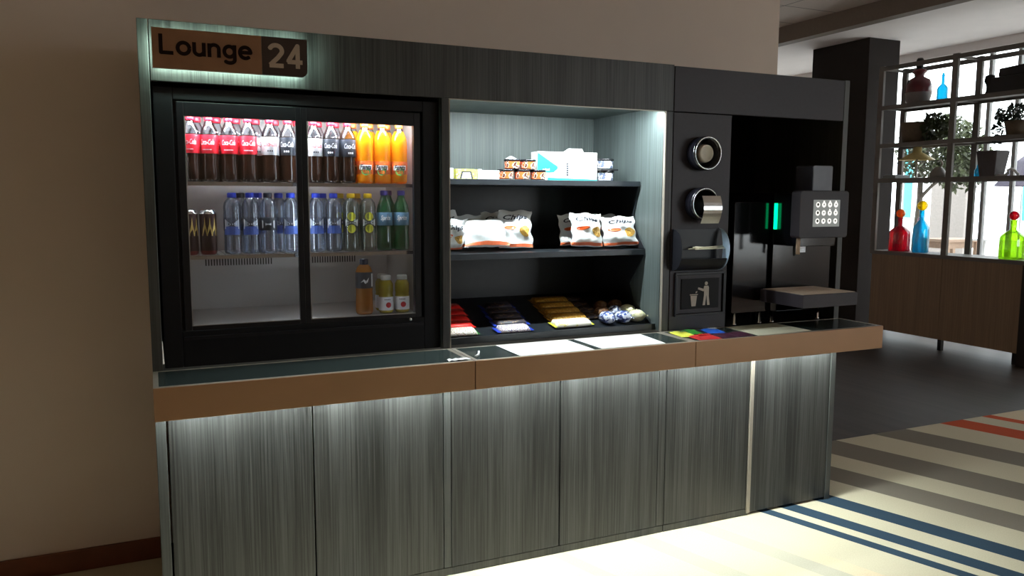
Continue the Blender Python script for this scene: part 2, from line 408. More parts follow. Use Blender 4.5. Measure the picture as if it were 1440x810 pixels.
MB().box(1.06, 2.048, .62, D, CT, HB+.018, 'liner').build('niche_back', vc)
MB().box(1.06, 2.048, .0205, .62, HB+.0185, HB+.024, 'liner').build('niche_ceiling', vc)
MB().box(.0345, 1.03, .60, D, CT, H-.021, 'blackmat').build('fridge_bay_back', vc)
e = MB(); e.box(1.0592, 1.0632, -.001, .012, CT, HB-.001, 'rim').box(2.0445, 2.0484, -.001, .012, CT, HB-.001, 'rim').box(1.0633, 2.0444, -.001, .012, HB-.004, HB-.0005, 'rim')
e.build('edge_trim', vc, label='thin pale metal trim round the snack niche')
ls = MB().box(1.08, 2.03, .0205, .036, HB+.014, HB+.018, 'steel').box(1.08, 2.03, .022, .034, HB+.0115, HB+.0135, 'ledniche')
ls.build('light_strip', vc, label='white LED strip under the niche top edge')
ds = [(.039, .5220), (.5275, 1.028), (1.063, 1.5465), (1.5525, 2.044)]
for a, b in ds: door_part(vc, a, b)
MB().box(1.031, 1.060, 0, .018, .035, CT-.08, 'woodside').build('base_stile', vc, bevel=.0015)
MB().box(2.047, 2.084, 0, .018, .035, CT-.08, 'wood').build('base_stile', vc, bevel=.0015)
MB().box(.0345, 2.084, .003, .03, 0, .032, 'woodside').build('plinth', vc, bevel=.0015)
MB().box(.0345, 2.084, .03, D, .02, .06, 'blackmat').build('base_floor', vc)
MB().box(.0345, 2.084, .022, D, .80, .828, 'blackmat').build('base_top', vc)

cc = thing('coffee_cabinet', 'dark grey cabinet bay at the right end holding the coffee machine', 'cabinet', (2.086, 0, 0))
def L(x): return x-2.086
MB().box(L(2.087), L(3.070), 0, .02, HB, H-.004, 'panel').build('header_panel', cc, bevel=.002)
MB().box(L(2.087), L(3.070), .022, D, H-.024, H-.005, 'panel').build('top_panel', cc)
MB().box(L(3.072), L(3.1034), 0, D, 0, H-.002, 'woodside').build('side_panel', cc, bevel=.002)
MB().box(L(2.087), L(2.400), 0, .02, CT, HB-.003, 'panel').build('dispenser_panel', cc, bevel=.002)
MB().box(L(2.396), L(2.3995), .021, D-.02, CT, H-.026, 'blackmat').build('partition', cc)
MB().box(L(2.400), L(3.070), .60, D, CT, H-.026, 'blackmat').build('bay_back', cc)
MB().box(L(2.087), L(2.56), 0, .018, .035, CT-.08, 'wood').build('cabinet_door', cc, bevel=.0015)
MB().box(L(2.564), L(2.584), -.004, .018, .012, CT-.08, 'rim').build('door_edge', cc, bevel=.001, label='pale exposed edge strip between the two base doors')
MB().box(L(2.585), L(3.070), .004, .022, .012, CT-.08, 'wood').build('cabinet_door', cc, bevel=.0015)
MB().box(L(2.087), L(2.575), .003, .03, 0, .032, 'woodside').build('plinth', cc, bevel=.0015)
MB().box(L(2.575), L(3.070), .03, .05, 0, .03, 'blackmat').build('plinth', cc)
MB().box(L(2.087), L(3.070), .03, D, .80, .828, 'blackmat').build('base_top', cc)

# countertops
def counter(x0, x1, name, label, inset, back=0.0):
    c = thing('countertop', label, 'countertop', (x0, 0, 0), 0, 'bronze fronted countertops')
    w = x1-x0
    MB().box(0, w, -.267, -.259, .825, CT, 'fascia').build('fascia', c, bevel=.001)
    mb = MB(); f = .016
    mb.box(0, w, -.2585, -.2585+f, CT-.01, CT, 'rim').box(0, f, -.2585+f, -.001, CT-.01, CT, 'rim').box(w-f, w, -.2585+f, -.001, CT-.01, CT, 'rim').box(f, w-f, -.012, -.001, CT-.01, CT, 'rim')
    mb.build('rim', c, bevel=.0008)
    if inset: MB().box(f, w-f, -.2585+f, -.012, CT-.01, CT-.001, 'slate').build('slate_inset', c)
    MB().box(0, w, -.2585, -.001, .872, CT-.011, 'blackmat').build('deck', c)
    MB().box(.02, w-.02, -.045, -.030, .864, .871, 'steel').box(.02, w-.02, -.043, -.032, .8615, .8635, 'led').build('light_strip', c, label='white LED strip under the counter edge')
    MB().box(w+.0002, w+.0028, -.262, -.002, .828, CT-.004, 'blackmat').build('joint_filler', c) if x1 < 3 else None  # dark strip added to stop LED light showing through the joint
    if back: MB().box(L(2.402), w-.034, .0, .59, CT-.012, CT-.001, 'gloss').build('rear_deck', c)
    return c
counter(0, 1.0575, 'l', 'bronze fronted countertop with dark slate top below the fridge', True)
counter(1.0605, 2.0325, 'm', 'bronze fronted countertop with white sheets below the snack niche', True)
c3 = counter(2.0355, 3.1034, 'r', 'bronze fronted countertop running under the coffee machine', True)
MB().box(.365, 1.034, .001, .59, CT-.012, CT-.002, 'gloss').build('rear_deck', c3)

# ------------------------------------------------------------------ backlit sign
sg = thing('lounge_sign', 'backlit brown sign reading Lounge 24 on the cabinet header', 'sign', (0, -.05, 0))
x0, x1, xm, z0, z1 = .042, .5265, .3765, 1.922, 2.047
MB().prism([(x0, z0), (xm, z0), (xm, z1), (x0, z1)], -.008, .008, 'signbrown').build('brown_board', sg)
MB().prism(rrect(xm+.0005, x1, z0, z1, .02, 5, (0, 0, 0, 1)), -.008, .008, 'signdark').build('dark_board', sg)
def arc(cx, cy, rx, ry, a0, a1, n=14): return [(cx+rx*math.cos(math.radians(a0+(a1-a0)*k/n)), cy+ry*math.sin(math.radians(a0+(a1-a0)*k/n))) for k in range(n+1)]
def stroke(mb, pts, wd, fmap, mat):
    """a pen stroke of constant width with square ends and filled joints"""
    for k in range(len(pts)-1):
        (a, b), (c, d) = pts[k], pts[k+1]; l = math.hypot(c-a, d-b)
        if l < 1e-5: continue
        nx, ny = -(d-b)/l*wd/2, (c-a)/l*wd/2
        mb.add([fmap(a+nx, b+ny, k*4e-5), fmap(a-nx, b-ny, k*4e-5), fmap(c-nx, d-ny, k*4e-5), fmap(c+nx, d+ny, k*4e-5)], [(0, 1, 2, 3)], mat)
        if k: mb.add([fmap(a+wd/2*math.cos(PI*q/5), b+wd/2*math.sin(PI*q/5), k*4e-5+2e-5) for q in range(10)], [tuple(range(10))], mat)
LET = {  # units: cap height 1, x height .72
 'L': ([[(.08, 1), (.08, .075), (.56, .075)]], .66), 'o': ([arc(.30, .35, .23, .285, 0, 360, 22)], .64),
 'u': ([[(.08, .70), (.08, .28)]+arc(.27, .28, .19, .215, 180, 360)+[(.46, .30), (.46, .70)], [(.46, .30), (.46, 0)]], .60),
 'n': ([[(.08, .70), (.08, 0)], [(.08, .40)]+arc(.27, .42, .19, .215, 180, 0)+[(.46, .42), (.46, 0)]], .60),
 'g': ([arc(.29, .35, .21, .27, 0, 360, 22), [(.50, .70), (.50, -.06)]+arc(.29, -.06, .21, .17, 0, -150)], .64),
 'e': ([[(.09, .36), (.52, .36)]+arc(.30, .35, .225, .285, 2, 318, 22)], .60),
 '2': ([arc(.32, .70, .23, .23, 165, -20)+[(.40, .42), (.10, .09)], [(.07, .075), (.60, .075)]], .72), '4': ([[(.42, 0), (.42, .96), (.07, .31), (.07, .27)], [(.03, .27), (.60, .27)]], .66)}
def strokes(mb, word, x, z, cap, wd, mat, sx=1):
    for ch in word:
        ls, adv = LET[ch]
        for q, l in enumerate(ls): stroke(mb, [(a*sx, b) for a, b in l], wd, lambda a, b, e, x=x, q=q: (x+a*cap, -.0088-e-q*.0012, z+b*cap), mat)
        x += adv*cap*sx
t = MB(); strokes(t, 'Lounge', x0+.020, z0+.044, .0625, .19, 'letdark', 1.22); t.build('lettering', sg, fix=False)
t = MB(); strokes(t, '24', xm+.018, z0+.026, .078, .185, 'letlight', 1.12); t.build('numerals', sg, fix=False)
hb = MB(); hb.box(x0+.012, x1-.012, .012, .020, z0+.010, z0+.018, 'ledsign').box(x0+.012, x1-.012, .012, .020, z1-.018, z1-.010, 'ledsign').box(x1-.020, x1-.012, .012, .020, z0+.020, z1-.020, 'ledsign').box(x0+.012, x0+.020, .012, .020, z0+.02, z1-.02, 'ledsign')
hb.build('light_strip', sg, label='green white LED strip behind the sign board')
MB().box(x0+.03, x1-.03, .021, .0495, z0+.03, z1-.03, 'blackmat').build('spacer', sg)

# ------------------------------------------------------------------ display fridge
fr = thing('display_fridge', 'black two door display fridge full of drinks', 'fridge', (.0345, 0, CT))
def F(x): return x-.0345
fz0, fz1 = 1.062-CT, 1.815-CT
b = MB()
b.box(.004, F(.098), .03, .58, .0, .945, 'blackmat').box(F(.965), F(1.028), .03, .58, 0, .945, 'blackmat').box(F(.098), F(.965), .03, .58, fz1+.02, .945, 'blackmat').box(F(.098), F(.965), .03, .58, 0, fz0-.006, 'blackmat').box(F(.098), F(.965), .555, .58, fz0-.006, fz1+.02, 'blackmat')
b.build('body', fr, bevel=.003)
b = MB()
b.box(F(.098), F(.102), .07, .55, fz0-.004, fz1+.018, 'alu').box(F(.961), F(.965), .07, .55, fz0-.004, fz1+.018, 'alu').box(F(.102), F(.961), .545, .55, fz0-.004, fz1+.018, 'alu').box(F(.102), F(.961), .07, .545, fz0-.005, fz0, 'alu').box(F(.102), F(.961), .07, .545, fz1+.012, fz1+.018, 'alu')
b.build('liner', fr, label='pale metal interior of the fridge')
b = MB().box(F(.12), F(.94), .47, .544, 1.225-CT, 1.30-CT, 'alu')
for i in range(58):
    if 24 < i < 39: continue
    xx = F(.205)+i*.0104
    b.box(xx, xx+.0048, .4685, .4705, 1.243-CT, 1.283-CT, 'slot')
b.build('vent_cover', fr, label='pale vent cover with a row of dark slots')
b = MB().box(F(.115), F(.95), .075, .10, fz1+.002, fz1+.011, 'steel').box(F(.12), F(.945), .078, .097, fz1-.004, fz1+.001, 'ledfridge')
b.build('light_tube', fr, label='white light tube inside the top of the fridge')
for z in (1.563, 1.306):
    s_ = MB().box(F(.104), F(.959), .090, .094, z-CT-.010, z-CT+.003, 'chrome')
    for k in range(40): s_.box(F(.11)+k*.0216, F(.11)+k*.0216+.003, .095, .46, z-CT-.006, z-CT-.002, 'steel')
    s_.build('wire_shelf', fr)
def fdoor(xa, xb, y, wl, wr):
    d = MB(); za, zb = 1.040-CT, 1.83-CT
    d.box(F(xa), F(wl), y, y+.022, za, zb, 'black').box(F(wr), F(xb), y, y+.022, za, zb, 'black').box(F(wl), F(wr), y, y+.022, za, 1.071-CT, 'black').box(F(wl), F(wr), y, y+.022, 1.783-CT, zb, 'black')
    o = d.build('sliding_door', fr, bevel=.0015)
    MB().box(F(wl), F(wr), y+.010, y+.014, 1.071-CT, 1.783-CT, 'doorglass').build('pane', o)
    MB().box(F(wl), F(wl)+.003, y-.001, y+.002, 1.071-CT, 1.783-CT, 'steel').box(F(wl)+.003, F(wr), y-.001, y+.002, 1.071-CT, 1.074-CT, 'steel').build('glazing_bead', o)
MB().box(F(.0985), F(.130), .058, .066, 1.036-CT, 1.834-CT, 'black').box(F(.933), F(.9645), .058, .066, 1.036-CT, 1.834-CT, 'black').box(F(.130), F(.933), .058, .066, 1.790-CT, 1.834-CT, 'black').box(F(.130), F(.933), .058, .066, 1.036-CT, 1.066-CT, 'black').build('door_light_block', fr)  # ring added behind the doors to stop fridge light leaking round them
MB().box(F(.507), F(.525), .058, .064, 1.07-CT, 1.785-CT, 'black').box(F(.512), F(.520), .0645, .068, 1.09-CT, 1.77-CT, 'ledpost').build('light_post', fr, label='white light strip behind the middle door frame')
fdoor(.108, .516, .034, .131, .497)
fdoor(.5165, .955, .034, .535, .931)
MB().box(F(.104), F(.96), .020, .029, 1.025-CT, 1.036-CT, 'black').build('door_track', fr)
lk = MB().lathe([(0, 0), (.006, 0), (.006, .008), (0, .008)], 'chrome', 12, Matrix.Translation((F(.905), .020, 1.052-CT)) @ Matrix.Rotation(PI/2, 4, 'X')); lk.build('lock', fr, label='small chrome lock on the door frame')

# ------------------------------------------------------------------ bottles
def cyl_map(R, z0, a0, w):  # wrap text round a cylinder, a0 = centre angle
    def f(u, v):
        a = a0 + (u - w/2)/R
        return (R*math.cos(a), R*math.sin(a), z0+v)
    return f
def bottle(name, prof, matf, cap, zc, lab=None, prints=()):
    root = bpy.data.objects.new(name, None); COL.objects.link(root); root.empty_display_size = .03
    MB().lathe(prof, None, 20, None, matf).build('bottle_body', root)
    r, h = cap[1:]
    c = MB(); c.lathe([(0, zc), (r, zc), (r*1.03, zc+.004), (r*1.02, zc+h-.003), (r*.9, zc+h), (0, zc+h)], cap[0], 16).build('cap', root)
    if lab:
        mat, R, a, b = lab
        l = MB().lathe([(R, a), (R+.0004, a+.001), (R+.0004, b-.001), (R, b)], mat, 20).build('label_band', root)
        if prints:
            p = MB()
            for fn in prints: fn(p, R+.0010)
            p.build('printing', l, fix=False)
    return root
cola_prof = [(0, .004), (.014, .001), (.026, .003), (.0300, .012), (.0305, .04), (.0275, .068), (.0300, .092), (.0302, .165), (.0270, .180), (.0175, .200), (.0125, .212), (.0125, .218), (0, .218)]
FA = math.radians(-97)    # labels turned a touch towards the viewer
def pr_text(s, mat, w, h, z, a=FA, shear=.3, weight=.01):
    return lambda p, R: text(p, s, cyl_map(R, z, a, w), w, h, mat, shear, weight)
def pr_bars(mat, w, h, z, n=4, a=FA):
    """a line of print too small to read: n short dashes"""
    def f(p, R):
        m = cyl_map(R, z, a, w)
        for k in range(n):
            u0 = w*k/n; u1 = u0+w/n*.62
            p.add([m(u0, 0), m(u1, 0), m(u1, h), m(u0, h)], [(0, 1, 2, 3)], mat)
    return f
def pr_quad(mat, w, h, z, a=FA):
    def f(p, R):
        n = 6; vs = []; m = cyl_map(R-.0003, z, a, w)
        for i in range(n+1): vs += [m(w*i/n, 0), m(w*i/n, h)]
        p.add(vs, [(2*i, 2*i+2, 2*i+3, 2*i+1) for i in range(n)], mat)
    return f
def pr_poly(mat, pts, z, a=FA, w=0):
    def f(p, R):
        m = cyl_map(R, z, a, 0); p.add([m(u, v) for u, v in pts], [tuple(range(len(pts)))], mat)
    return f
def disc(cx, cy, r, n=14): return [(cx+r*math.cos(2*PI*i/n), cy+r*math.sin(2*PI*i/n)) for i in range(n)]
def cola_matf(z): return 'cola' if z < .172 else 'pet'
P_red = bottle('cola_bottle', cola_prof, cola_matf, ('capred', .0150, .019), .211, ('lred', .0304, .098, .162), [pr_text('Coca-Cola', 'inkw', .050, .019, .128), pr_bars('inkw', .034, .003, .110, 6)])
P_light = bottle('cola_bottle', cola_prof, cola_matf, ('capred', .0150, .019), .211, ('lsil', .0304, .098, .162), [pr_text('Coca-Cola', 'inkr', .050, .019, .128), pr_bars('ink', .022, .006, .109, 3)])
P_zero = bottle('cola_bottle', cola_prof, cola_matf, ('capred', .0150, .019), .211, ('lblk', .0304, .098, .162), [pr_text('Coca-Cola', 'inkw', .050, .019, .128), pr_bars('inkw', .022, .006, .109, 3)])
f_prof = [(0, .004), (.014, .001), (.027, .003), (.0305, .012), (.0310, .034), (.0295, .060), (.0310, .088), (.0310, .120), (.0315, .150), (.0285, .176), (.0180, .200), (.0125, .212), (.0125, .218), (0, .218)]
P_fanta = bottle('orange_soda_bottle', f_prof, lambda z: 'fanta' if z < .19 else 'pet', ('capor', .0150, .019), .211, ('lor', .0314, .036, .085),
                 [pr_poly('inkg', disc(0, .010, .017), .038), pr_quad('inkw', .052, .018, .052), pr_text('Fanta', 'ink', .046, .020, .052, weight=.03), pr_poly('capor', disc(.006, .006, .007), .037)])
w_prof = [(0, .004), (.014, .001), (.027, .003), (.0305, .010), (.0295, .018), (.0305, .026), (.0295, .034), (.0305, .042), (.0295, .056), (.0300, .062), (.0300, .145), (.0295, .156), (.0310, .168), (.0270, .186), (.0160, .200), (.0125, .205), (0, .205)]
bow = [(-.024, 0), (-.024, .030), (-.006, .017), (.006, .017), (.024, .030), (.024, 0), (.006, .013), (-.006, .013)]
P_wat = bottle('water_bottle', w_prof, lambda z: 'water', ('capblue', .0155, .018), .202, ('water', .0306, .085, .130) , [pr_quad('lblue', .060, .030, .070), pr_poly('lwht', [(a*1.1, b*1.2) for a, b in bow], .090), pr_bars('ink', .024, .006, .105, 3)])
P_watd = bottle('water_bottle', w_prof, lambda z: 'water', ('capblk', .0155, .018), .202, ('lblk', .0306, .085, .130), [pr_poly('lsil', bow, .092)])
P_lem = bottle('lemon_water_bottle', w_prof, lambda z: 'lemon', ('capyel', .0155, .018), .202, ('lemon', .0306, .070, .145),
               [pr_poly('lyel', disc(0, .058, .016), .075), pr_poly('lyel', disc(0, .012, .016), .075), pr_poly('lwht', [(a*1.05, b*.9) for a, b in bow], .096), pr_bars('ink', .034, .006, .107, 5)])
s_prof = [(0, .004), (.014, .001), (.027, .003), (.0305, .012), (.0305, .040), (.0285, .070), (.0305, .095), (.0305, .150), (.0260, .176), (.0160, .200), (.0125, .212), (.0125, .218), (0, .218)]
P_spr = bottle('lime_soda_bottle', s_prof, lambda z: 'green', ('caplil', .0150, .019), .213, ('lspr', .0309, .098, .148), [pr_text('Sprite', 'inkw', .040, .024, .113, weight=.02)])
t_prof = [(0, .004), (.016, .001), (.029, .003), (.033, .012), (.033, .050), (.0315, .095), (.033, .100), (.033, .165), (.025, .185), (.0145, .196), (0, .196)]
P_tea = bottle('iced_tea_bottle', t_prof, lambda z: 'tea', ('capblk', .0165, .022), .194, ('lblk', .0334, .104, .166), [pr_poly('inkw', [(-.018, .004), (-.004, .018), (.004, .010), (.016, .024), (.010, .006), (.0, .0), (-.006, .010)], .122), pr_quad('lwht', .010, .050, .110, FA+.95)])
j_prof = [(0, .003), (.014, .001), (.024, .003), (.028, .010), (.028, .070), (.026, .075), (.028, .085), (.028, .115), (.021, .128), (.017, .132), (0, .132)]
P_jui = bottle('juice_bottle', j_prof, lambda z: 'juice', ('capwht', .0195, .018), .131, ('lwht', .0284, .014, .066), [pr_poly('inkr', disc(.003, .010, .011), .025), pr_bars('ink', .026, .004, .054, 4)])
def can():
    root = bpy.data.objects.new('slim_can', None); COL.objects.link(root)
    MB().lathe([(0, .004), (.022, .001), (.0265, .006), (.0285, .016), (.0285, .145), (.024, .157), (.0225, .158), (.021, .154), (0, .154)], None, 20, None, lambda z: 'canred' if z < .075 else ('candark' if z < .148 else 'chrome')).build('can_body', root)
    p = MB(); R = .0291
    for a, s in ((-1.95, 1), (-1.35, -1), (-.75, 1), (-2.55, -1)):
        m = cyl_map(R, .068, a, 0)
        p.add([m(u, v) for u, v in [(-.010, 0), (.010, 0), (.007, .022), (.003, .040), (.001, .066), (-.002, .040), (-.007, .022)]], [tuple(range(7))], 'gold')
    p.build('gold_printing', root, fix=False)
    return root
P_can = can()
usedp = set()
NB = 0
def put(P, x, y, z, label, cat='bottle', group=None, rz=None):
    if P.name in usedp: o = copy_tree(P)
    else: o = P; usedp.add(P.name)
    o.location = (x, y, z); o.rotation_euler = (0, 0, random.uniform(-.25, .35) if rz is None else rz)
    tag(o, label, cat, group); return o
zt, zm, zb = 1.5665, 1.3095, 1.0635
desc = {P_red.name: 'cola bottle with red label', P_light.name: 'cola bottle with silver white label', P_zero.name: 'cola bottle with black label',
        P_fanta.name: 'orange soda bottle', P_wat.name: 'clear water bottle with blue cap', P_watd.name: 'clear water bottle with dark cap', P_lem.name: 'lemon water bottle with yellow cap', P_spr.name: 'green lime soda bottle'}
top = [(P_red, .154), (P_red, .215), (P_red, .281), (P_red, .345), (P_light, .421), (P_zero, .484), (P_light, .577), (P_zero, .640), (P_zero, .703), (P_fanta, .768), (P_fanta, .836), (P_fanta, .903)]
for i, (P, x) in enumerate(top):
    put(P, x, .135+random.uniform(-.003, .003), zt, '%s, top shelf front row, %s from left' % (desc[P.name], ORD[i]), group='drinks in the front row of the top fridge shelf')
topb = [(P_red, .178), (P_red, .245), (P_red, .312), (P_light, .380), (P_light, .448), (P_zero, .530), (P_light, .606), (P_zero, .672), (P_fanta, .738), (P_fanta, .804), (P_fanta, .872)]
for i, (P, x) in enumerate(topb):
    put(P, x, .203, zt, '%s, top shelf second row, %s from left' % (desc[P.name], ORD[i]), group='drinks in the second row of the top fridge shelf')
# middle shelf
put(P_can, .139, .13, zm, 'slim dark can with gold print at the left end of the middle fridge shelf', 'can', 'slim cans', 0)
put(P_can, .200, .13, zm, 'slim dark can with gold print beside the water bottles', 'can', 'slim cans', .5)
mid = [(P_wat, .283), (P_wat, .345), (P_watd, .407), (P_wat, .488), (P_wat, .580), (P_wat, .645), (P_lem, .711), (P_lem, .776), (P_spr, .841), (P_spr, .908)]
for i, (P, x) in enumerate(mid):
    put(P, x, .135, zm, '%s, middle shelf front row, %s from left' % (desc[P.name], ORD[i]), group='bottles in the front row of the middle fridge shelf', rz=random.uniform(-.1, .1))
midb = [(P_watd, .318), (P_wat, .380), (P_wat, .455), (P_wat, .618), (P_lem, .684), (P_lem, .750), (P_spr, .875)]
for i, (P, x) in enumerate(midb):
    put(P, x, .205, zm, '%s, middle shelf second row, %s from left' % (desc[P.name], ORD[i]), group='bottles in the second row of the middle fridge shelf')
put(P_tea, .757, .135, zb, 'amber iced tea bottle with black label on the fridge floor', rz=0)
put(P_jui, .843, .135, zb, 'small yellow juice bottle beside the iced tea on the fridge floor', group='juice bottles on the fridge floor', rz=.1)
put(P_jui, .908, .135, zb, 'small yellow juice bottle at the right end of the fridge floor', group='juice bottles on the fridge floor', rz=-.1)
put(P_jui, .848, .205, zb, 'small yellow juice bottle standing behind the other two on the fridge floor', group='juice bottles on the fridge floor')

# ------------------------------------------------------------------ snack rack
rk = thing('snack_rack', 'black steel rack of three shelves inside the lit niche', 'shelf', (1.0635, 0, CT))
RW = 2.0435-1.0635
def shelfp(z, th, yf, lip=0):
    m = MB().box(.002, RW-.002, yf, .60, z-th-CT, z-CT, 'rack')
    m.build('shelf_board', rk, bevel=.0015)
shelfp(1.592, .024, .18); shelfp(1.287, .024, .132)
m = MB().prism([(.046, .934-CT), (.60, .934-CT), (.60, 1.044-CT), (.585, 1.044-CT), (.052, .950-CT), (.046, .950-CT)], .002, RW-.002, 'rack', 'YZ').box(.002, RW-.002, .036, .046, .934-CT, .962-CT, 'rack')
m.build('tray', rk, bevel=.0015)
MB().box(.006, RW-.006, .602, .612, .934-CT, 1.567-CT, 'rack').build('back_plate', rk)
for xs in (.0, RW-.004):
    MB().prism([(.19, 1.568-CT), (.62, 1.568-CT), (.62, 1.29-CT), (.132, 1.29-CT), (.235, 1.41-CT)][::-1], xs, xs+.003, 'rack', 'YZ').build('side_plate', rk)
    MB().prism([(.135, 1.262-CT), (.61, 1.262-CT), (.61, .95-CT), (.05, .95-CT), (.215, 1.03-CT), (.25, 1.12-CT)][::-1], xs, xs+.003, 'rack', 'YZ').build('side_plate', rk)

# ------------------------------------------------------------------ snacks on the top shelf
sz = 1.5925
o = thing('snack_box', 'small white box with a round black mark, left end of top snack shelf', 'box', (1.125, .25, sz))
MB().box(-.032, .032, -.03, .03, 0, .044, 'boxw').build('carton', o, bevel=.001)
MB().prism(disc(.006, .024, .011), -.0308, -.0302, 'ink').build('round_mark', o)
o = thing('snack_box', 'yellow box with a dark arch on the top snack shelf', 'box', (1.215, .25, sz))
MB().box(-.046, .046, -.03, .03, 0, .040, 'yellowp').build('carton', o, bevel=.001)
arch = [(-.030, .001), (-.021, .032), (.021, .032), (.030, .001), (.023, .001), (.016, .026), (-.016, .026), (-.023, .001)]
MB().prism([(-.022, .002), (.022, .002), (.015, .026), (-.015, .026)], -.0308, -.0303, 'lwht').build('white_window', o)
MB().prism(arch, -.0312, -.0302, 'ink').build('dark_arch', o)
o = thing('paper_card', 'plain white card box between yellow snack box and black cups', 'box', (1.315, .25, sz))
MB().box(-.048, .048, -.03, .03, 0, .036, 'boxw').build('carton', o, bevel=.001)
MB().box(-.046, -.030, -.026, -.006, .0365, .041, 'boxw').build('folded_tab', o)
def cup(name, mat, r=.036, h=.043):
    root = bpy.data.objects.new(name, None); COL.objects.link(root)
    MB().lathe([(0, 0), (r*.86, 0), (r*.95, h-.008), (0, h-.008)], 'black', 20).build('cup_body', root)
    MB().lathe([(r*.872, .004), (r*.95, h-.010)], mat, 20).build('label_band', root)
    MB().lathe([(0, h-.008), (r, h-.008), (r, h-.002), (r*.92, h), (0, h)], 'gloss', 20).build('lid', root)
    return root
C1 = cup('noodle_cup', 'cup_or')
for x, y, z, l in [(1.398, .235, sz, 'black lidded cup with orange print, left of the three in the bottom row'), (1.475, .235, sz, 'black lidded cup with orange print, middle of the three in the bottom row'),
                   (1.552, .235, sz, 'black lidded cup with orange print, bottom row, next to the teal box'), (1.431, .24, sz+.0435, 'black lidded cup with orange print, upper left of the stack'), (1.505, .24, sz+.0435, 'black lidded cup with orange print, upper right of the stack')]:
    put(C1, x, y, z, l, 'cup', 'orange printed cups stacked on the top shelf')
o = MB().prism([(-.022, 0), (.020, 0), (.012, .004), (-.004, .011)], -.012, .012, 'paper').build('paper_scrap', loc=(1.425, .235, sz+.0875)); tag(o, 'small folded white paper lying on top of the stacked black cups', 'paper')
C2 = cup('dip_cup', 'cup_b', .040, .046)
put(C2, 1.905, .26, sz, 'black cup with white label, lower of the two right of the teal box', 'cup', 'white labelled cups on the top shelf')
put(C2, 1.903, .26, sz+.0535, 'black cup with white label, upper of the two right of the teal box', 'cup', 'white labelled cups on the top shelf')
o = tag(MB().box(-.045, .045, -.04, .04, 0, .0065, 'gloss').build('separator_tray', loc=(1.904, .26, sz+.0465), bevel=.001), 'thin dark tray between the two white labelled cups', 'tray')
o = thing('carton_box', 'white and teal carton with a raised tab on the top snack shelf', 'box', (1.567, .27, sz), math.radians(-3))
bw, bh = .292, .125
MB().box(0, bw, 0, .075, 0, bh, 'boxw').build('carton', o, bevel=.001)
MB().prism([(.0, bh-.004), (.0, .034), (.075, .034), (.098, .052), (.096, .062)], -.0012, -.0002, 'teal').build('teal_field', o)
MB().prism([(.048, 0), (bw, 0), (bw, .006), (.048, .012)], -.0012, -.0002, 'teal').build('teal_foot', o)
MB().prism([(.125, bh), (.15, bh+.016), (.215, bh+.016), (.225, bh)], .001, .003, 'boxw').build('raised_tab', o)
t = MB()
for k in range(6): t.add([(.138, -.0014, .022+k*.0095), (.150, -.0014, .022+k*.0095), (.150, -.0014, .028+k*.0095), (.138, -.0014, .028+k*.0095)], [(0, 1, 2, 3)], 'ink')
for k in range(4): t.add([(.024+k*.009, -.0020, .042), (.030+k*.009, -.0020, .042), (.030+k*.009, -.0020, .050+.003*(k % 2)), (.024+k*.009, -.0020, .050)], [(0, 1, 2, 3)], 'inkw')
for i in range(14):
    xx = .165+random.random()*.09; zz = .02+random.random()*.045
    t.add([(xx, -.0014, zz), (xx+.006, -.0014, zz+.001), (xx+.004, -.0014, zz+.004)], [(0, 1, 2)], 'inkr' if i % 3 else 'ink')
t.build('printing', o, fix=False)

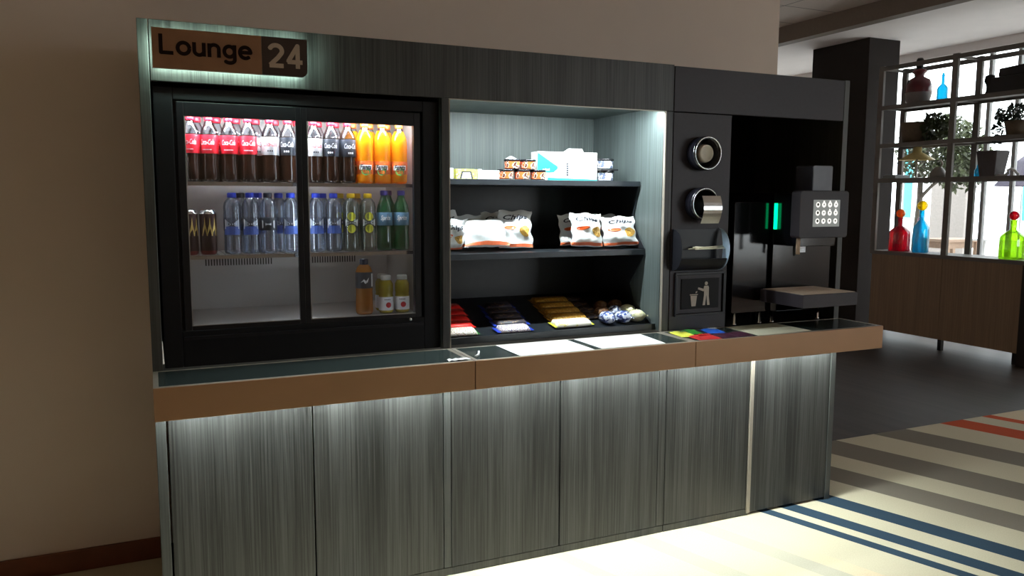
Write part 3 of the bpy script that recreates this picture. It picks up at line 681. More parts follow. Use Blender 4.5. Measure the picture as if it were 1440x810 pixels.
# ------------------------------------------------------------------ crisp bags
def crisp_bag(w, h, th, seed, txt=True, foot=True):
    rnd = random.Random(seed); nx, nz = 16, 20
    root = bpy.data.objects.new('crisp_bag', None); COL.objects.link(root)
    ph = [rnd.uniform(0, 6.28) for _ in range(8)]
    def surf(u, v, side):
        bu = max(0, math.sin(PI*u))**.55; bv = max(0, math.sin(PI*v))**.6
        t = th/2*bu*bv
        wr = .0035*(math.sin(9*u+ph[0]+5*v)+math.sin(14*v+ph[1]+3*u)+.7*math.sin(23*u+ph[2])*math.sin(19*v+ph[3]))*(.35+bu*bv)
        pinch = 1-.07*math.sin(PI*v)**2
        x = (u-.5)*w*pinch + .004*math.sin(17*v+ph[4])
        z = v*h + .004*math.sin(11*u+ph[5])*(1 if v > .9 else .3)
        zig = .002*math.sin(u*60) if v > .97 else 0
        return (x, side*t + wr + zig*side, z)
    m = MB()
    for side in (-1, 1):
        vs = [surf(i/nx, j/nz, side) for j in range(nz+1) for i in range(nx+1)]
        fs = [(j*(nx+1)+i, j*(nx+1)+i+1, (j+1)*(nx+1)+i+1, (j+1)*(nx+1)+i) for j in range(nz) for i in range(nx)]
        m.add(vs, fs, 'bag', True)
    m.build('bag_body', root)
    def fm(u, v):  # printing follows the front of the bag
        x, y, z = surf(u, v, -1); return (x, y-.0022, z)
    if txt:
        t = MB(); vs, fs, tw, th_ = glyphs('Chips', .25, .03)
        # split wide faces is not needed: letters are small against the bag's curve
        t.add([fm(.14+a/tw*.74, .70+b/th_*.17) for a, b in vs], fs, 'ink'); t.build('lettering', root, fix=False)
        t = MB(); t.add([fm(.30+.20*math.cos(2*PI*i/16), .52+.055*math.sin(2*PI*i/16)) for i in range(16)], [tuple(range(16))], 'oval'); t.build('orange_oval', root, fix=False)
        t = MB(); pts = [(.76+.16*math.cos(a)*(1+.15*math.sin(3*a)), .42+.15*math.sin(a)) for a in [2*PI*i/16 for i in range(16)]]
        c = fm(.76, .42); c = (c[0], c[1]-.002, c[2])
        t.add([c]+[fm(u, v) for u, v in pts], [(0, i+1, (i+1) % 16+1) for i in range(16)], 'crisp'); t.build('crisp_picture', root, fix=False)
    if foot:
        t = MB(); n = 12; vs = []
        for i in range(n+1): vs += [fm(i/n, .02), fm(i/n, .10)]
        t.add(vs, [(2*i, 2*i+2, 2*i+3, 2*i+1) for i in range(n)], 'bagside'); t.build('orange_foot_band', root, fix=False)
    return root
def put_bag(w, h, th, seed, loc, rx, rz, label, txt=True, ry=0, foot=True):
    o = crisp_bag(w, h, th, seed, txt, foot); o.location = loc; o.rotation_euler = (math.radians(rx), math.radians(ry), math.radians(rz))
    return tag(o, label, 'snack bag', 'white crisp bags on the middle snack shelf')
bz = 1.290
put_bag(.115, .135, .05, 1, (1.125, .185, bz+.012), 22, 4, 'white crisp bag at the left end of the middle snack shelf')
put_bag(.200, .150, .075, 2, (1.295, .180, bz+.022), -42, -4, 'white crisp bag lying slumped forward in front of other bags', False)
put_bag(.150, .165, .05, 3, (1.452, .235, bz+.010), -14, -10, 'upright crisp bag with orange oval and golden crisp picture')
put_bag(.140, .140, .04, 4, (1.280, .335, bz+.012), -10, 5, 'crisp bag standing behind the slumped white bag')
put_bag(.130, .150, .04, 5, (1.400, .360, bz+.012), -6, 14, 'crinkled crisp bag at the back between two others')
put_bag(.110, .160, .04, 6, (1.150, .310, bz+.012), -8, -8, 'crisp bag behind the leftmost white bag')
put_bag(.170, .150, .06, 7, (1.778, .190, bz+.012), -14, 6, 'white crisp bag, left of the pair on the right of the middle shelf', True, 3)
put_bag(.172, .135, .055, 8, (1.952, .190, bz+.012), -16, -6, 'white crisp bag, right of the pair on the right of the middle shelf', True, -2)
put_bag(.140, .140, .04, 9, (1.760, .300, bz+.012), -8, 10, 'crisp bag partly hidden behind the left bag of the right pair')
put_bag(.140, .140, .04, 10, (1.930, .310, bz+.012), -8, -4, 'crisp bag hidden behind the right bag of the right pair')

# ------------------------------------------------------------------ bars and sweets on the tray
tz = .949
def bar(name, w, d, h, matm, matend, crimp=.008, print_=None):
    root = bpy.data.objects.new(name, None); COL.objects.link(root)
    m = MB(); n = 8
    sec = [(-d/2, .3*h), (-d*.36, .85*h), (0, h), (d*.36, .85*h), (d/2, .3*h), (d*.4, 0), (-d*.4, 0)]
    xs = [-w/2+crimp, -w/2+crimp+.008, w/2-crimp-.008, w/2-crimp]; sc = [.45, 1, 1, .45]
    vs = []
    for x, s in zip(xs, sc): vs += [(x, a*(.8+.2*s), b*s) for a, b in sec]
    k = len(sec); fs = [(i*k+j, i*k+(j+1) % k, (i+1)*k+(j+1) % k, (i+1)*k+j) for i in range(3) for j in range(k)]
    fs += [tuple(range(k)), tuple(range(3*k, 4*k))]
    m.add(vs, fs, matm, True); m.build('wrapper', root)
    for sx in (-1, 1):
        e = MB(); z = .22*h; xa = sx*(w/2-crimp-.001); xb = sx*w/2; pts = []
        for i in range(9):
            y = -d*.46+d*.92*i/8; pts.append((xb+(sx*.0025 if i % 2 else 0), y))
        vs = [(xa, -d*.42, z), (xa, d*.42, z)] + [(a, b, z) for a, b in reversed(pts)]
        vs2 = [(a, b, c+.0012) for a, b, c in vs]; nn = len(vs)
        e.add(vs+vs2, [tuple(range(nn)), tuple(range(2*nn-1, nn-1, -1))] + [(i, (i+1) % nn, nn+(i+1) % nn, nn+i) for i in range(nn)], matend)
        e.build('crimped_end', root)
    if print_:
        p = MB(); zz = .92*h
        p.add([(-w*.34, -d*.30, zz), (w*.36, -d*.30, zz), (w*.36, d*.26, zz), (-w*.34, d*.26, zz)], [(0, 1, 2, 3)], print_)
        p.v = [(a, b, c+.0022) for a, b, c in p.v]; p.build('print_panel', root, fix=False)
    return root
def slope(y): return .9525 + .1765*(y-.052)
def column(P, xs, ys, z, tilt, desc_, cat, group):
    for j, y in enumerate(ys):
        for i, x in enumerate(xs):
            o = copy_tree(P) if P.name in usedp else P
            usedp.add(P.name)
            o.location = (x + .16*(y-.1), y, slope(y)); o.rotation_euler = (math.radians(10), 0, random.uniform(-.04, .04))
            tag(o, '%s, %s in its row from the tray front' % (desc_, ORD[j] if len(ys) == 1 else ORD[j+1]), cat, group)
B_red = bar('chocolate_bar', .135, .075, .022, 'wr_red_lit', 'pk_g'); B_redb = bar('chocolate_bar', .135, .075, .022, 'wr_red', 'wr_red')
column(B_red, [1.148], [.115], tz+.001, -6, 'red chocolate bar with wrapper painted overlit white', 'chocolate bar', 'red chocolate bars')
column(B_redb, [1.150], [.195, .273, .351, .429], tz+.006, -6, 'plain red wrapped chocolate bar', 'chocolate bar', 'red chocolate bars')
B_bl = bar('chocolate_bar', .165, .072, .022, 'wr_blue_lit', 'wr_blue', .014)
B_bld = bar('chocolate_bar', .165, .072, .022, 'wr_dark', 'wr_blue', .014)
column(B_bl, [1.378], [.112], tz+.001, -6, 'blue chocolate bar with wrapper painted overlit white', 'chocolate bar', 'blue chocolate bars')
column(B_bld, [1.385], [.190, .266, .342, .418], tz+.006, -6, 'dark blue wrapped chocolate bar', 'chocolate bar', 'blue chocolate bars')
B_go = bar('peanut_bar', .195, .078, .024, 'wr_gold_lit', 'lyel', .010); B_gob = bar('peanut_bar', .195, .078, .024, 'wr_gold', 'wr_gold', .010)
column(B_go, [1.662], [.128], tz+.001, -6, 'gold peanut bar with wrapper painted overlit white', 'snack bar', 'gold peanut bars')
column(B_gob, [1.668], [.209, .290, .371, .452], tz+.006, -6, 'orange gold wrapped peanut bar', 'snack bar', 'gold peanut bars')
B_dk = bar('dark_bar', .10, .07, .022, 'wr_dark', 'wr_dark', .010)
column(B_dk, [1.795], [.21, .29, .37, .45], tz+.004, -4, 'dark wrapped bar beside gold bars', 'snack bar', 'dark bars')
def sweet(name, mat, r, seed):
    root = bpy.data.objects.new(name, None); COL.objects.link(root); rnd = random.Random(seed)
    prof = []
    m = MB(); n = 14; k = 8; vs = []
    for j in range(k+1):
        a = PI*j/k - PI/2
        for i in range(n):
            b_ = 2*PI*i/n; q = 1+.13*math.sin(5*b_+seed+j)*math.cos(3*a+seed)+.06*math.sin(9*b_+2*j+seed)
            vs.append((r*1.15*math.cos(a)*math.cos(b_)*q, r*math.cos(a)*math.sin(b_)*q, r*.82*(1+math.sin(a))))
    m.add(vs, [(j*n+i, j*n+(i+1) % n, (j+1)*n+(i+1) % n, (j+1)*n+i) for j in range(k) for i in range(n)], mat, True)
    m.build('wrapper', root)
    for sx in (-1, 1):
        e = MB(); vs = [(sx*r*1.0, 0, r*.8)]
        for i in range(7):
            a = -1.0+2.0*i/6; vs.append((sx*(r*1.0+r*.5*math.cos(a)), r*.75*math.sin(a), r*(.8+.12*(-1)**i)))
        e.add(vs, [(0, i, i+1) for i in range(1, 7)], mat); e.build('twisted_end', root, fix=False)
    return root
sw = [('sweet_packet', 'wr_bw', .034, 1.836, .112, 'blue and white foil packet, front left of the sweets', 1), ('sweet_packet', 'wr_bw', .034, 1.915, .108, 'blue and white foil packet, middle of the front row of sweets', 2),
      ('sweet_packet', 'wr_cr', .034, 1.992, .110, 'cream foil packet, front right of the sweets', 3), ('sweet_packet', 'wr_bw', .032, 1.930, .195, 'blue and white foil packet, middle of the second row of sweets', 5),
      ('sweet_packet', 'wr_cr', .032, 2.000, .200, 'cream foil packet, right of the second row of sweets', 8), ('sweet_packet', 'wr_br', .032, 1.860, .190, 'brown foil packet, left of the second row of sweets', 4),
      ('sweet_packet', 'wr_br', .032, 1.905, .275, 'brown foil packet, left of the third row of sweets', 6), ('sweet_packet', 'wr_br', .032, 1.985, .280, 'brown foil packet, right of the third row of sweets', 7)]
for nm, mt, r, x, y, lb, sd in sw:
    if not lb: continue
    o = sweet(nm, mt, r, sd); o.location = (x, y, slope(y)); o.rotation_euler = (math.radians(10), 0, sd*.5+1.2); tag(o, lb, 'sweets', 'foil packets on the tray')

# ------------------------------------------------------------------ sheets and packets on the counter
def sheet(name, pts, z, mat, label, th=.0012):
    return tag(MB().prism(pts, z, z+th, mat, 'XY').build(name), label, 'paper')
sheet('paper_sheet', [(1.245, -.252), (1.564, -.252), (1.564, -.018), (1.245, -.018)], CT+.0002, 'paper', 'white paper sheet on the middle countertop, left one')
sheet('paper_sheet', [(1.600, -.246), (1.898, -.246), (1.925, -.020), (1.600, -.018)], CT+.0002, 'paper', 'white paper sheet on the middle countertop, right one')
sheet('serving_card', [(2.375, -.252), (2.685, -.240), (2.685, -.014), (2.392, -.018)], CT+.0002, 'cream', 'cream card lying on the countertop in front of the coffee machine')
o = tag(MB().tube([(1.085, -.205, CT+.003), (1.100, -.195, CT+.008), (1.112, -.170, CT+.014), (1.118, -.150, CT+.010)], .005, 'paper', 6, .003).build('crumpled_tissue'), 'small white twist of tissue by the counter seam', 'tissue')
t = MB(); n = 7; vs = []
for i in range(n+1):
    for j in range(4): vs.append((.965+i*.012, -.247+j*.010, CT+.002+.005*abs(math.sin(i*1.7+j*2.1))))
t.add(vs, [(i*4+j, (i+1)*4+j, (i+1)*4+j+1, i*4+j+1) for i in range(n) for j in range(3)], 'paper', True)
t.add([(a, b, c-.0015) for a, b, c in vs], [(i*4+j, (i+1)*4+j, (i+1)*4+j+1, i*4+j+1) for i in range(n) for j in range(3)], 'paper', True)
tag(t.build('crumpled_tissue', fix=False), 'flat crumpled white tissue at the right end of the left countertop', 'tissue')
def packet(x, y, w, d, rz, mat, label, z=CT):
    root = thing('snack_packet', label, 'packet', (x, y, z+.0005), math.radians(rz), 'small coloured packets on the countertop')
    m = MB(); nx, ny = 8, 6; vs = []
    for side in (0, 1):
        for j in range(ny+1):
            for i in range(nx+1):
                u, v = i/nx, j/ny; hgt = .010*(math.sin(PI*u)*math.sin(PI*v))**.5
                vs.append(((u-.5)*w, (v-.5)*d, .001+hgt*side*(1+.2*math.sin(9*u+7*v))))
    q = (nx+1)*(ny+1)
    fs = [(s*q+j*(nx+1)+i, s*q+j*(nx+1)+i+1, s*q+(j+1)*(nx+1)+i+1, s*q+(j+1)*(nx+1)+i) for s in (0, 1) for j in range(ny) for i in range(nx)]
    m.add(vs, fs, mat, True); m.build('foil', root)
    if mat in ('pk_b', 'pk_y', 'pk_r'):
        p = MB(); ink = {'pk_b': 'inkw', 'pk_y': 'ink', 'pk_r': 'wr_red'}[mat]
        for k in range(4): p.add([(-w*.24+k*w*.12, -d*.12, .0150), (-w*.24+k*w*.12+w*.08, -d*.12, .0150), (-w*.24+k*w*.12+w*.08, d*.12, .0150), (-w*.24+k*w*.12, d*.10, .0150)], [(0, 1, 2, 3)], ink)
        p.build('printing', root, fix=False)
packet(2.090, -.100, .078, .13, -8, 'pk_y', 'yellow packet on the countertop below the waste flap')
packet(2.160, -.070, .065, .10, -12, 'pk_g', 'green packet between the yellow and blue packets')
packet(2.130, -.200, .120, .10, -4, 'pk_r', 'red packet at the front edge of the countertop')
packet(2.262, -.085, .085, .11, -10, 'pk_b', 'blue packet with white lettering on the countertop')
packet(2.235, -.200, .085, .10, 3, 'pk_d', 'dark plum packet beside the red packet')
packet(2.320, -.200, .075, .10, -6, 'pk_d', 'dark plum packet beside the cream card')

# ------------------------------------------------------------------ dispensers on the charcoal panel
def ring(label, x, z, r, lid):
    o = thing('lid_dispenser', label, 'dispenser', (x-.014, 0, z))
    T = Matrix.Rotation(PI/2, 4, 'X')
    MB().lathe([(r*.80, .002), (r, .002), (r, .045), (r*.94, .055), (r*.84, .055), (r*.80, .045), (r*.62, .020), (r*.62, .004)], 'gloss', 32, T).build('collar', o)
    MB().lathe([(r*.90, .0552), (r*.955, .0552), (r*.955, .058), (r*.90, .058), (r*.90, .0552)], 'chrome', 32, T).build('rim_ring', o, label='thin chrome rim ring')
    if lid:
        MB().lathe([(0, .006), (r*.52, .006), (r*.54, .030), (r*.50, .044), (r*.42, .045), (r*.38, .040), (0, .040)], 'lid', 28, T).build('cup_lid', o, label='cream plastic cup lid')
    else:
        MB().lathe([(0, .004), (r*.6, .004), (r*.6, .012), (0, .012)], 'black', 24, T).build('core', o)
        n = 8; vs = []; wv = .098; hv = .120
        for side in (0, 1):
            for i in range(n+1):
                v = i/n; y = -.062 - .022*math.sin(PI*v*.9) - side*.002
                vs += [(-wv*.32, y, -.085+hv*v), (wv*.68, y, -.085+hv*v)]
        q = 2*(n+1)
        fs = [(2*i, 2*i+1, 2*i+3, 2*i+2) for i in range(n)] + [(q+2*i, q+2*i+1, q+2*i+3, q+2*i+2) for i in range(n)]
        fs += [(2*i, 2*i+2, q+2*i+2, q+2*i) for i in range(n)] + [(2*i+1, 2*i+3, q+2*i+3, q+2*i+1) for i in range(n)] + [(0, 1, q+1, q), (2*n, 2*n+1, q+2*n+1, q+2*n)]
        MB().add(vs, fs, 'chrome', False).build('chrome_flap', o, label='curved chrome flap')
        MB().box(-.02, .02, -.064, -.02, .02, .03, 'chrome').build('flap_hinge', o)
    return o
ring('round black dispenser ring holding a cream cup lid', 2.246, 1.711, .074, True)
ring('round black dispenser with a curved chrome flap below the lid ring', 2.240, 1.492, .072, False)
o = thing('stirrer_holder', 'black half round trough holding pale stirrers', 'holder', (2.25, 0, 1.29))
m = MB(); pts = []
n = 12
out = [(-.003, .092)] + [(-.075*math.sin(PI*i/n)-.003, .092*math.cos(PI*i/n)) for i in range(n+1)]
prof = [(-.002-.070*math.sin(a), -.092*math.cos(a)) for a in [PI*.0+PI*.36*i/10 for i in range(11)]]
inn = [(y+.004, z+.002) for y, z in prof]
poly = prof + inn[::-1]
m.prism(poly, -.150, .095, 'black', 'YZ'); m.prism([(-.002, -.09), (-.002, .09), (-.006, .09), (-.006, -.09)], -.150, .095, 'black', 'YZ')
m.build('trough', o, bevel=0)
cres = [(-.002, -.094)] + [(-.002-.075*math.sin(PI*i/14), -.094*math.cos(PI*i/14)) for i in range(1, 14)] + [(-.002, .094)] + [(-.002-.030*math.sin(PI*i/10), .094*math.cos(PI*i/10)) for i in range(1, 10)]
MB().prism(cres, .096, .100, 'bluefoil', 'YZ').build('end_plate', o, label='pale blue silver crescent end plate')
MB().prism([(-.002, -.092)]+[(-.002-.070*math.sin(PI*i/12), -.092*math.cos(PI*i/12)) for i in range(1, 12)]+[(-.002, .092)], -.154, -.150, 'black', 'YZ').build('end_plate', o)
for i in range(7):
    st = MB(); yy = -.024-.008*(i % 4); zz = .004+.006*(i//4)+.002*(i % 3)
    st.tube([(-.085+.006*i, yy, zz), (.0, yy-.001, zz+.004*math.sin(i)), (.094+.002*(i % 3), yy, zz+.002)], .0026, 'cream', 6)
    tag(st.build('stirrer', loc=(2.25, 0, 1.29)), 'pale wooden stirrer lying in the black trough', 'stirrer', 'stirrers lying in the trough')
st = MB().box(2.112, 2.388, -.012, -.001, .992, 1.004, 'black').box(2.112, 2.388, -.012, -.001, 1.178, 1.190, 'black').box(2.112, 2.126, -.012, -.001, 1.004, 1.178, 'black').box(2.374, 2.388, -.012, -.001, 1.004, 1.178, 'black')
o = thing('waste_flap', 'black square waste flap with a cream litter pictogram', 'bin', (0, 0, 0))
st.build('frame', o, bevel=.0015)
MB().box(2.146, 2.352, -.007, -.001, 1.024, 1.160, 'blackmat').box(2.128, 2.372, -.003, -.001, 1.005, 1.177, 'panel').build('flap', o, bevel=.001)
px, pz, ps = 2.235, 1.036, .108
fig = MB(); Y0, Y1 = -.0085, -.0072
def pg(pts, m=fig): m.prism([(px+a*ps, pz+b*ps) for a, b in pts], Y0, Y1, 'letlight2')
M['letlight2'] = plain('pictogram_cream', (.50, .44, .38), .5)
fig.prism([(px+(.42+.075*math.cos(2*PI*i/14))*ps, pz+(.93+.075*math.sin(2*PI*i/14))*ps) for i in range(14)], Y0, Y1, 'letlight2')
pg([(.34, .83), (.52, .83), (.56, .76), (.56, .42), (.32, .42), (.32, .70), (.02, .78), (.0, .70), (.28, .60), (.31, .80)][::-1])
pg([(.32, .42), (.43, .42), (.38, .02), (.26, .02)]); pg([(.45, .42), (.56, .42), (.62, .02), (.50, .02)])
pg([(-.36, .44), (-.04, .44), (-.10, .0), (-.30, .0)]); pg([(-.40, .50), (.0, .50), (.0, .465), (-.40, .465)])
pg([(-.10, .60), (-.03, .62), (-.05, .55), (-.11, .54)])
fig.build('pictogram', o)

# ------------------------------------------------------------------ coffee machine
cm = thing('coffee_machine', 'black coffee machine with touch screen, green light and drip tray', 'coffee machine', (2.75, 0, CT))
def K(x): return x-2.75
def Z(z): return z-CT
MB().prism(rrect(K(2.45), K(2.66), Z(.985), Z(1.50), .012), .02, .52, 'gloss').build('left_housing', cm, bevel=.003)
MB().prism(rrect(K(2.665), K(3.03), Z(.985), Z(1.545), .012), .0, .52, 'gloss').build('main_housing', cm, bevel=.003)
MB().prism(rrect(K(2.68), K(2.91), Z(1.30), Z(1.540), .010), -.14, .0, 'gloss').build('brew_head', cm, bevel=.003)
hd = MB().prism(rrect(K(2.623), K(2.912), Z(1.342), Z(1.552), .014), -.205, -.15, 'panel').build('screen_housing', cm, bevel=.003)
M['screen'] = emis('screen_lit', (.80, .84, .78), .30); M['icon'] = emis('screen_icon', (1, .98, .92), 1.1); M['icond'] = emis('screen_icon_dark', (.10, .10, .08), .3)
sx0, sx1, sz0, sz1 = K(2.700), K(2.858), Z(1.392), Z(1.512)
sc = MB().prism([(sx0, sz0), (sx1, sz0), (sx1, sz1), (sx0, sz1)], -.2066, -.2052, 'screen').build('touch_screen', hd)
ic = MB()
for r_ in range(3):
    for c_ in range(4):
        cx = sx0+.0255+c_*.0357; cz = sz1-.022-r_*.0365
        rr = .0125
        ic.add([(cx+a, -.2072, cz+b) for a, b in disc(0, 0, rr, 18)], [tuple(range(18))], 'icon')
        if r_ < 2 and c_ in (1, 2, 3) and not (r_ == 1 and c_ == 1):
            ic.add([(cx+a, -.2071, cz+b) for a, b in [(-.006, .008), (.006, .008), (.004, .018), (-.004, .018)]], [(0, 1, 2, 3)], 'icon')
        ic.add([(cx+a, -.2076, cz+b) for a, b in disc(0, .001, .0062 if c_ == 0 else .0042, 10)], [tuple(range(10))], 'icond' if c_ == 0 or r_ == 2 else 'screen')
ic.build('drink_icons', hd, fix=False, label='pale round drink icons in three rows of four')
MB().box(K(2.663), K(2.675), -.012, -.002, Z(1.375), Z(1.495), 'ledgreen').build('status_light', cm, label='green glowing light bar')
MB().box(K(2.678), K(2.681), -.144, -.138, Z(1.36), Z(1.51), 'steel').build('head_seam', cm)
MB().tube([(K(2.655), -.17, Z(1.342)), (K(2.655), -.17, Z(1.268))], .009, 'cafe', 12).build('spout', cm, label='short copper coloured spout')
MB().tube([(K(2.72), -.08, Z(1.30)), (K(2.72), -.08, Z(1.255))], .007, 'black', 10).build('spout', cm)
lb = MB().box(K(2.80), K(2.865), -.003, -.001, Z(1.262), Z(1.315), 'steel').build('notice_label', cm, label='small grey notice label')
t = MB()
for k in range(3): t.box(K(2.81), K(2.853), -.0036, -.0030, Z(1.275+.011*k), Z(1.279+.011*k), 'lwht')
t.build('label_lines', lb)
tr = MB().prism(rrect(K(2.600), K(2.925), Z(1.038), Z(1.096), .004), -.27, -.0, 'panel').build('drip_tray', cm, bevel=.002)
g = MB().box(K(2.608), K(2.917), -.262, -.01, Z(1.0962), Z(1.0985), 'letlight')
for k in range(16): g.box(K(2.615), K(2.910), -.255+k*.0155, -.255+k*.0155+.005, Z(1.0986), Z(1.0998), 'letlight')
g.build('grille', tr, label='taupe metal grille')
MB().box(K(2.70), K(2.86), .0, .05, Z(.985), Z(1.10), 'black').build('tray_bracket', cm)
for x, y in ((2.475, .03), (2.625, .03), (2.70, .03), (2.99, .03), (2.475, .48), (2.99, .48)):
    MB().lathe([(0, 0), (.014, 0), (.014, .004), (.010, .008), (.010, .055), (0, .055)], 'chrome', 14, Matrix.Translation((K(x), y, 0))).build('foot', cm, label='chrome foot')
M['hopper'] = plain('smoked_plastic', (.05, .05, .07), .3)
MB().prism(rrect(K(2.765), K(2.885), Z(1.5405), Z(1.668), .01), -.13, -.02, 'hopper').build('bean_hopper', cm, bevel=.003, label='smoked grey bean hopper')

# ------------------------------------------------------------------ shelving divider by the window
dv = thing('shelving_divider', 'tall open shelving divider with wood base panel by the window', 'shelving', (7.2, 0, 0))
DX = .35; T_ = .03
ys = [1.685, 2.545, 3.405]
for y in ys:
    for x in (0, DX):
        MB().box(x, x+T_, y-.03, y+.03, .968, 2.93, 'divider').build('post', dv)
for z in (1.72, 2.09, 2.49, 2.90):
    m = MB().box(-.001, T_-.001, ys[0], ys[-1], z-.024, z+.020, 'divider').box(DX+.001, DX+T_+.001, ys[0], ys[-1], z-.024, z+.020, 'divider')
    for y in ys: m.box(T_, DX, y-.015, y+.015, z-.012, z+.012, 'divider')
    m.build('rail', dv)
for z in (1.72, 2.09, 2.49):
    MB().box(T_, DX, 1.70, 3.39, z+.002, z+.014, 'divider').build('shelf_board', dv)
MB().box(-.005, DX+T_, 1.62, 3.43, .93, .968, 'divider').build('ledge', dv, bevel=.002)
MB().box(0, DX+.02, 2.551, 3.40, .115, .93, 'dpanel').build('base_panel', dv, bevel=.002)
MB().box(0, DX+.02, 1.74, 2.546, .115, .93, 'dpanel').build('base_panel', dv, bevel=.002)
MB().box(-.01, DX+.03, 1.60, 1.735, 0, .93, 'columnm').build('end_board', dv, bevel=.002)
for y in (1.78, 2.548, 3.36):
    MB().box(.03, .07, y-.02, y+.02, 0, .116, 'black').build('foot', dv)

DXc = 7.375
def shape(name, prof, mat, x, y, z, label, cat, matf=None, n=24, group=None):
    o = MB().lathe(prof, mat, n, None, matf).build(name, loc=(x, y, z)); return tag(o, label, cat, group)
def deco_bottle(name, x, y, z, r, hb, hn, rn, rb, mb_, mball, label):
    o = thing(name, label, 'bottle', (x, y, z))
    MB().lathe([(0, 0), (r*.95, 0), (r, .01), (r, hb*.72), (r*.93, hb*.82), (r*.6, hb*.95), (rn, hb*1.05), (rn, hn), (rn*1.2, hn+.004), (rn*1.2, hn+.012), (0, hn+.012)], mb_, 24).build('bottle_body', o)
    pr = [(0, 0)] + [(rb*math.sin(PI*i/10), rb*(1-math.cos(PI*i/10))) for i in range(1, 10)] + [(0, 2*rb)]
    MB().lathe(pr, mball, 18, Matrix.Translation((0, 0, hn+.010))).build('ball_stopper', o)
    return o
lz = .9685
deco_bottle('glass_bottle', DXc-.02, 3.19, lz, .108, .26, .345, .024, .047, 'gred', 'gamb', 'red glass bottle with an amber ball stopper on the divider ledge')
deco_bottle('glass_bottle', DXc-.02, 2.93, lz, .080, .325, .425, .024, .052, 'gblue', 'gyel', 'blue glass bottle with a yellow ball stopper on the divider ledge')
deco_bottle('glass_bottle', DXc-.02, 1.955, lz, .108, .26, .350, .028, .044, 'ggreen', 'gred', 'green glass bottle with a red ball stopper at the right end of the ledge')
deco_bottle('glass_bottle', DXc+.10, 3.045, lz, .050, .20, .30, .018, .028, 'gpink', 'gpink', 'pale pink glass bottle between the red and blue bottles')
o = thing('lidded_vase', 'dark red and frosted grey vase with a tall stopper on the upper shelf', 'vase', (DXc, 3.08, 2.505))
MB().lathe([(0, 0), (.085, 0), (.11, .03), (.130, .12), (.130, .18), (.105, .25), (.045, .285), (.05, .31), (.075, .335), (.06, .36), (0, .36)], None, 28, None, lambda z: 'frost' if z < .15 else 'vred').build('vase_body', o)
MB().lathe([(0, .36), (.03, .36), (.036, .40), (.036, .455), (.025, .475), (0, .475)], 'black', 16).build('stopper', o)
deco_bottle('glass_bottle', DXc, 2.80, 2.505, .052, .17, .255, .014, .012, 'gblue', 'gblue', 'small turquoise glass bottle on the upper shelf beside the vase')
o = thing('storage_trunk', 'dark storage box with raised lid on the upper shelf at the right', 'box', (DXc, 0, 2.505))
MB().prism([(1.74, 0), (2.235, 0), (2.20, .15), (1.74, .15)], -.12, .12, 'black', 'YZ').build('trunk_body', o, bevel=.004)
MB().prism([(1.74, .152), (2.14, .152), (2.13, .225), (1.74, .245)], -.12, .12, 'black', 'YZ').build('trunk_lid', o, bevel=.004)
tag(MB().lathe([(0, 0), (.03, 0), (.04, .02), (.028, .055), (.03, .10), (.05, .14), (.04, .19), (0, .205)], 'black', 16).build('figurine', loc=(DXc, 2.30, 2.505)), 'small dark rounded figurine beside the dark storage box', 'figurine')

def foliage(cx, cy, cz, rx, ry, rz_, n, size, mat, seed, down=0):
    rnd = random.Random(seed); m = MB()
    for _ in range(n):
        while True:
            p = [rnd.uniform(-1, 1) for _ in range(3)]
            if sum(q*q for q in p) < 1 and (sum(q*q for q in p) > .25 or rnd.random() < .3): break
        c = Vector((cx+p[0]*rx, cy+p[1]*ry, cz+p[2]*rz_))
        a = Vector((rnd.gauss(0, 1), rnd.gauss(0, 1), rnd.gauss(-.4*down, 1))).normalized(); b = a.orthogonal().normalized()
        b = (Matrix.Rotation(rnd.uniform(0, 6.28), 3, a) @ b); s = size*rnd.uniform(.6, 1.3)
        m.add([c-a*s, c-a*s*.1+b*s*.38, c+a*s, c-a*s*.1-b*s*.38], [(0, 1, 2, 3)], mat)
    return m
def pot_plant(x, y, z, r0, r1, h, label, potmat, fol):
    o = thing('potted_plant', label, 'plant', (x, y, z))
    MB().lathe([(0, 0), (r0, 0), (r1, h), (r1*.9, h), (r1*.88, h-.02), (0, h-.02)], potmat, 20).build('pot', o)
    fol.build('foliage', o, fix=False)
    return o
pot_plant(DXc, 3.09, 2.105, .115, .145, .215, 'brown pot with small leafy plant on the second shelf', 'potb', foliage(.03, -.20, .15, .12, .16, .15, 380, .04, 'leaf', 3))
pot_plant(DXc, 2.00, 2.105, .085, .11, .14, 'bushy dark green trailing plant in a brown pot at the right', 'potb', foliage(0, 0, .20, .15, .22, .10, 420, .03, 'leafd', 5))
bpy.data.objects['potted_plant.001'].location.z = 2.105
m = foliage(-.05, .15, .05, .05, .06, .13, 90, .03, 'leafd', 8)
m.build('trailing_leaves', bpy.data.objects['potted_plant.001'], fix=False)
o = thing('dome_lamp', 'small lamp with a wide pale yellow dome shade', 'lamp', (DXc, 3.05, 1.735))
MB().lathe([(.175, .195), (.165, .205), (.09, .25), (.045, .275), (.04, .33), (0, .335)], 'shade', 28).lathe([(.17, .196), (.085, .245), (.04, .268), (0, .27)], 'shade', 28).build('lamp_shade', o)
MB().lathe([(0, 0), (.06, 0), (.06, .012), (.010, .02), (.010, .26), (0, .26)], 'steel', 14).build('lamp_stand', o)
tag(MB().box(-.12, .12, -.17, -.01, 0, .02, 'bookm').box(-.115, .115, -.165, -.015, .021, .045, 'bookm').build('stacked_trays', loc=(DXc-.02, 3.36, 1.735), bevel=.002), 'flat grey trays stacked at the left of the lower shelf', 'tray')
o = thing('handled_pot', 'small grey pot with a curled handle on the lower shelf', 'pot', (DXc, 2.79, 1.735))
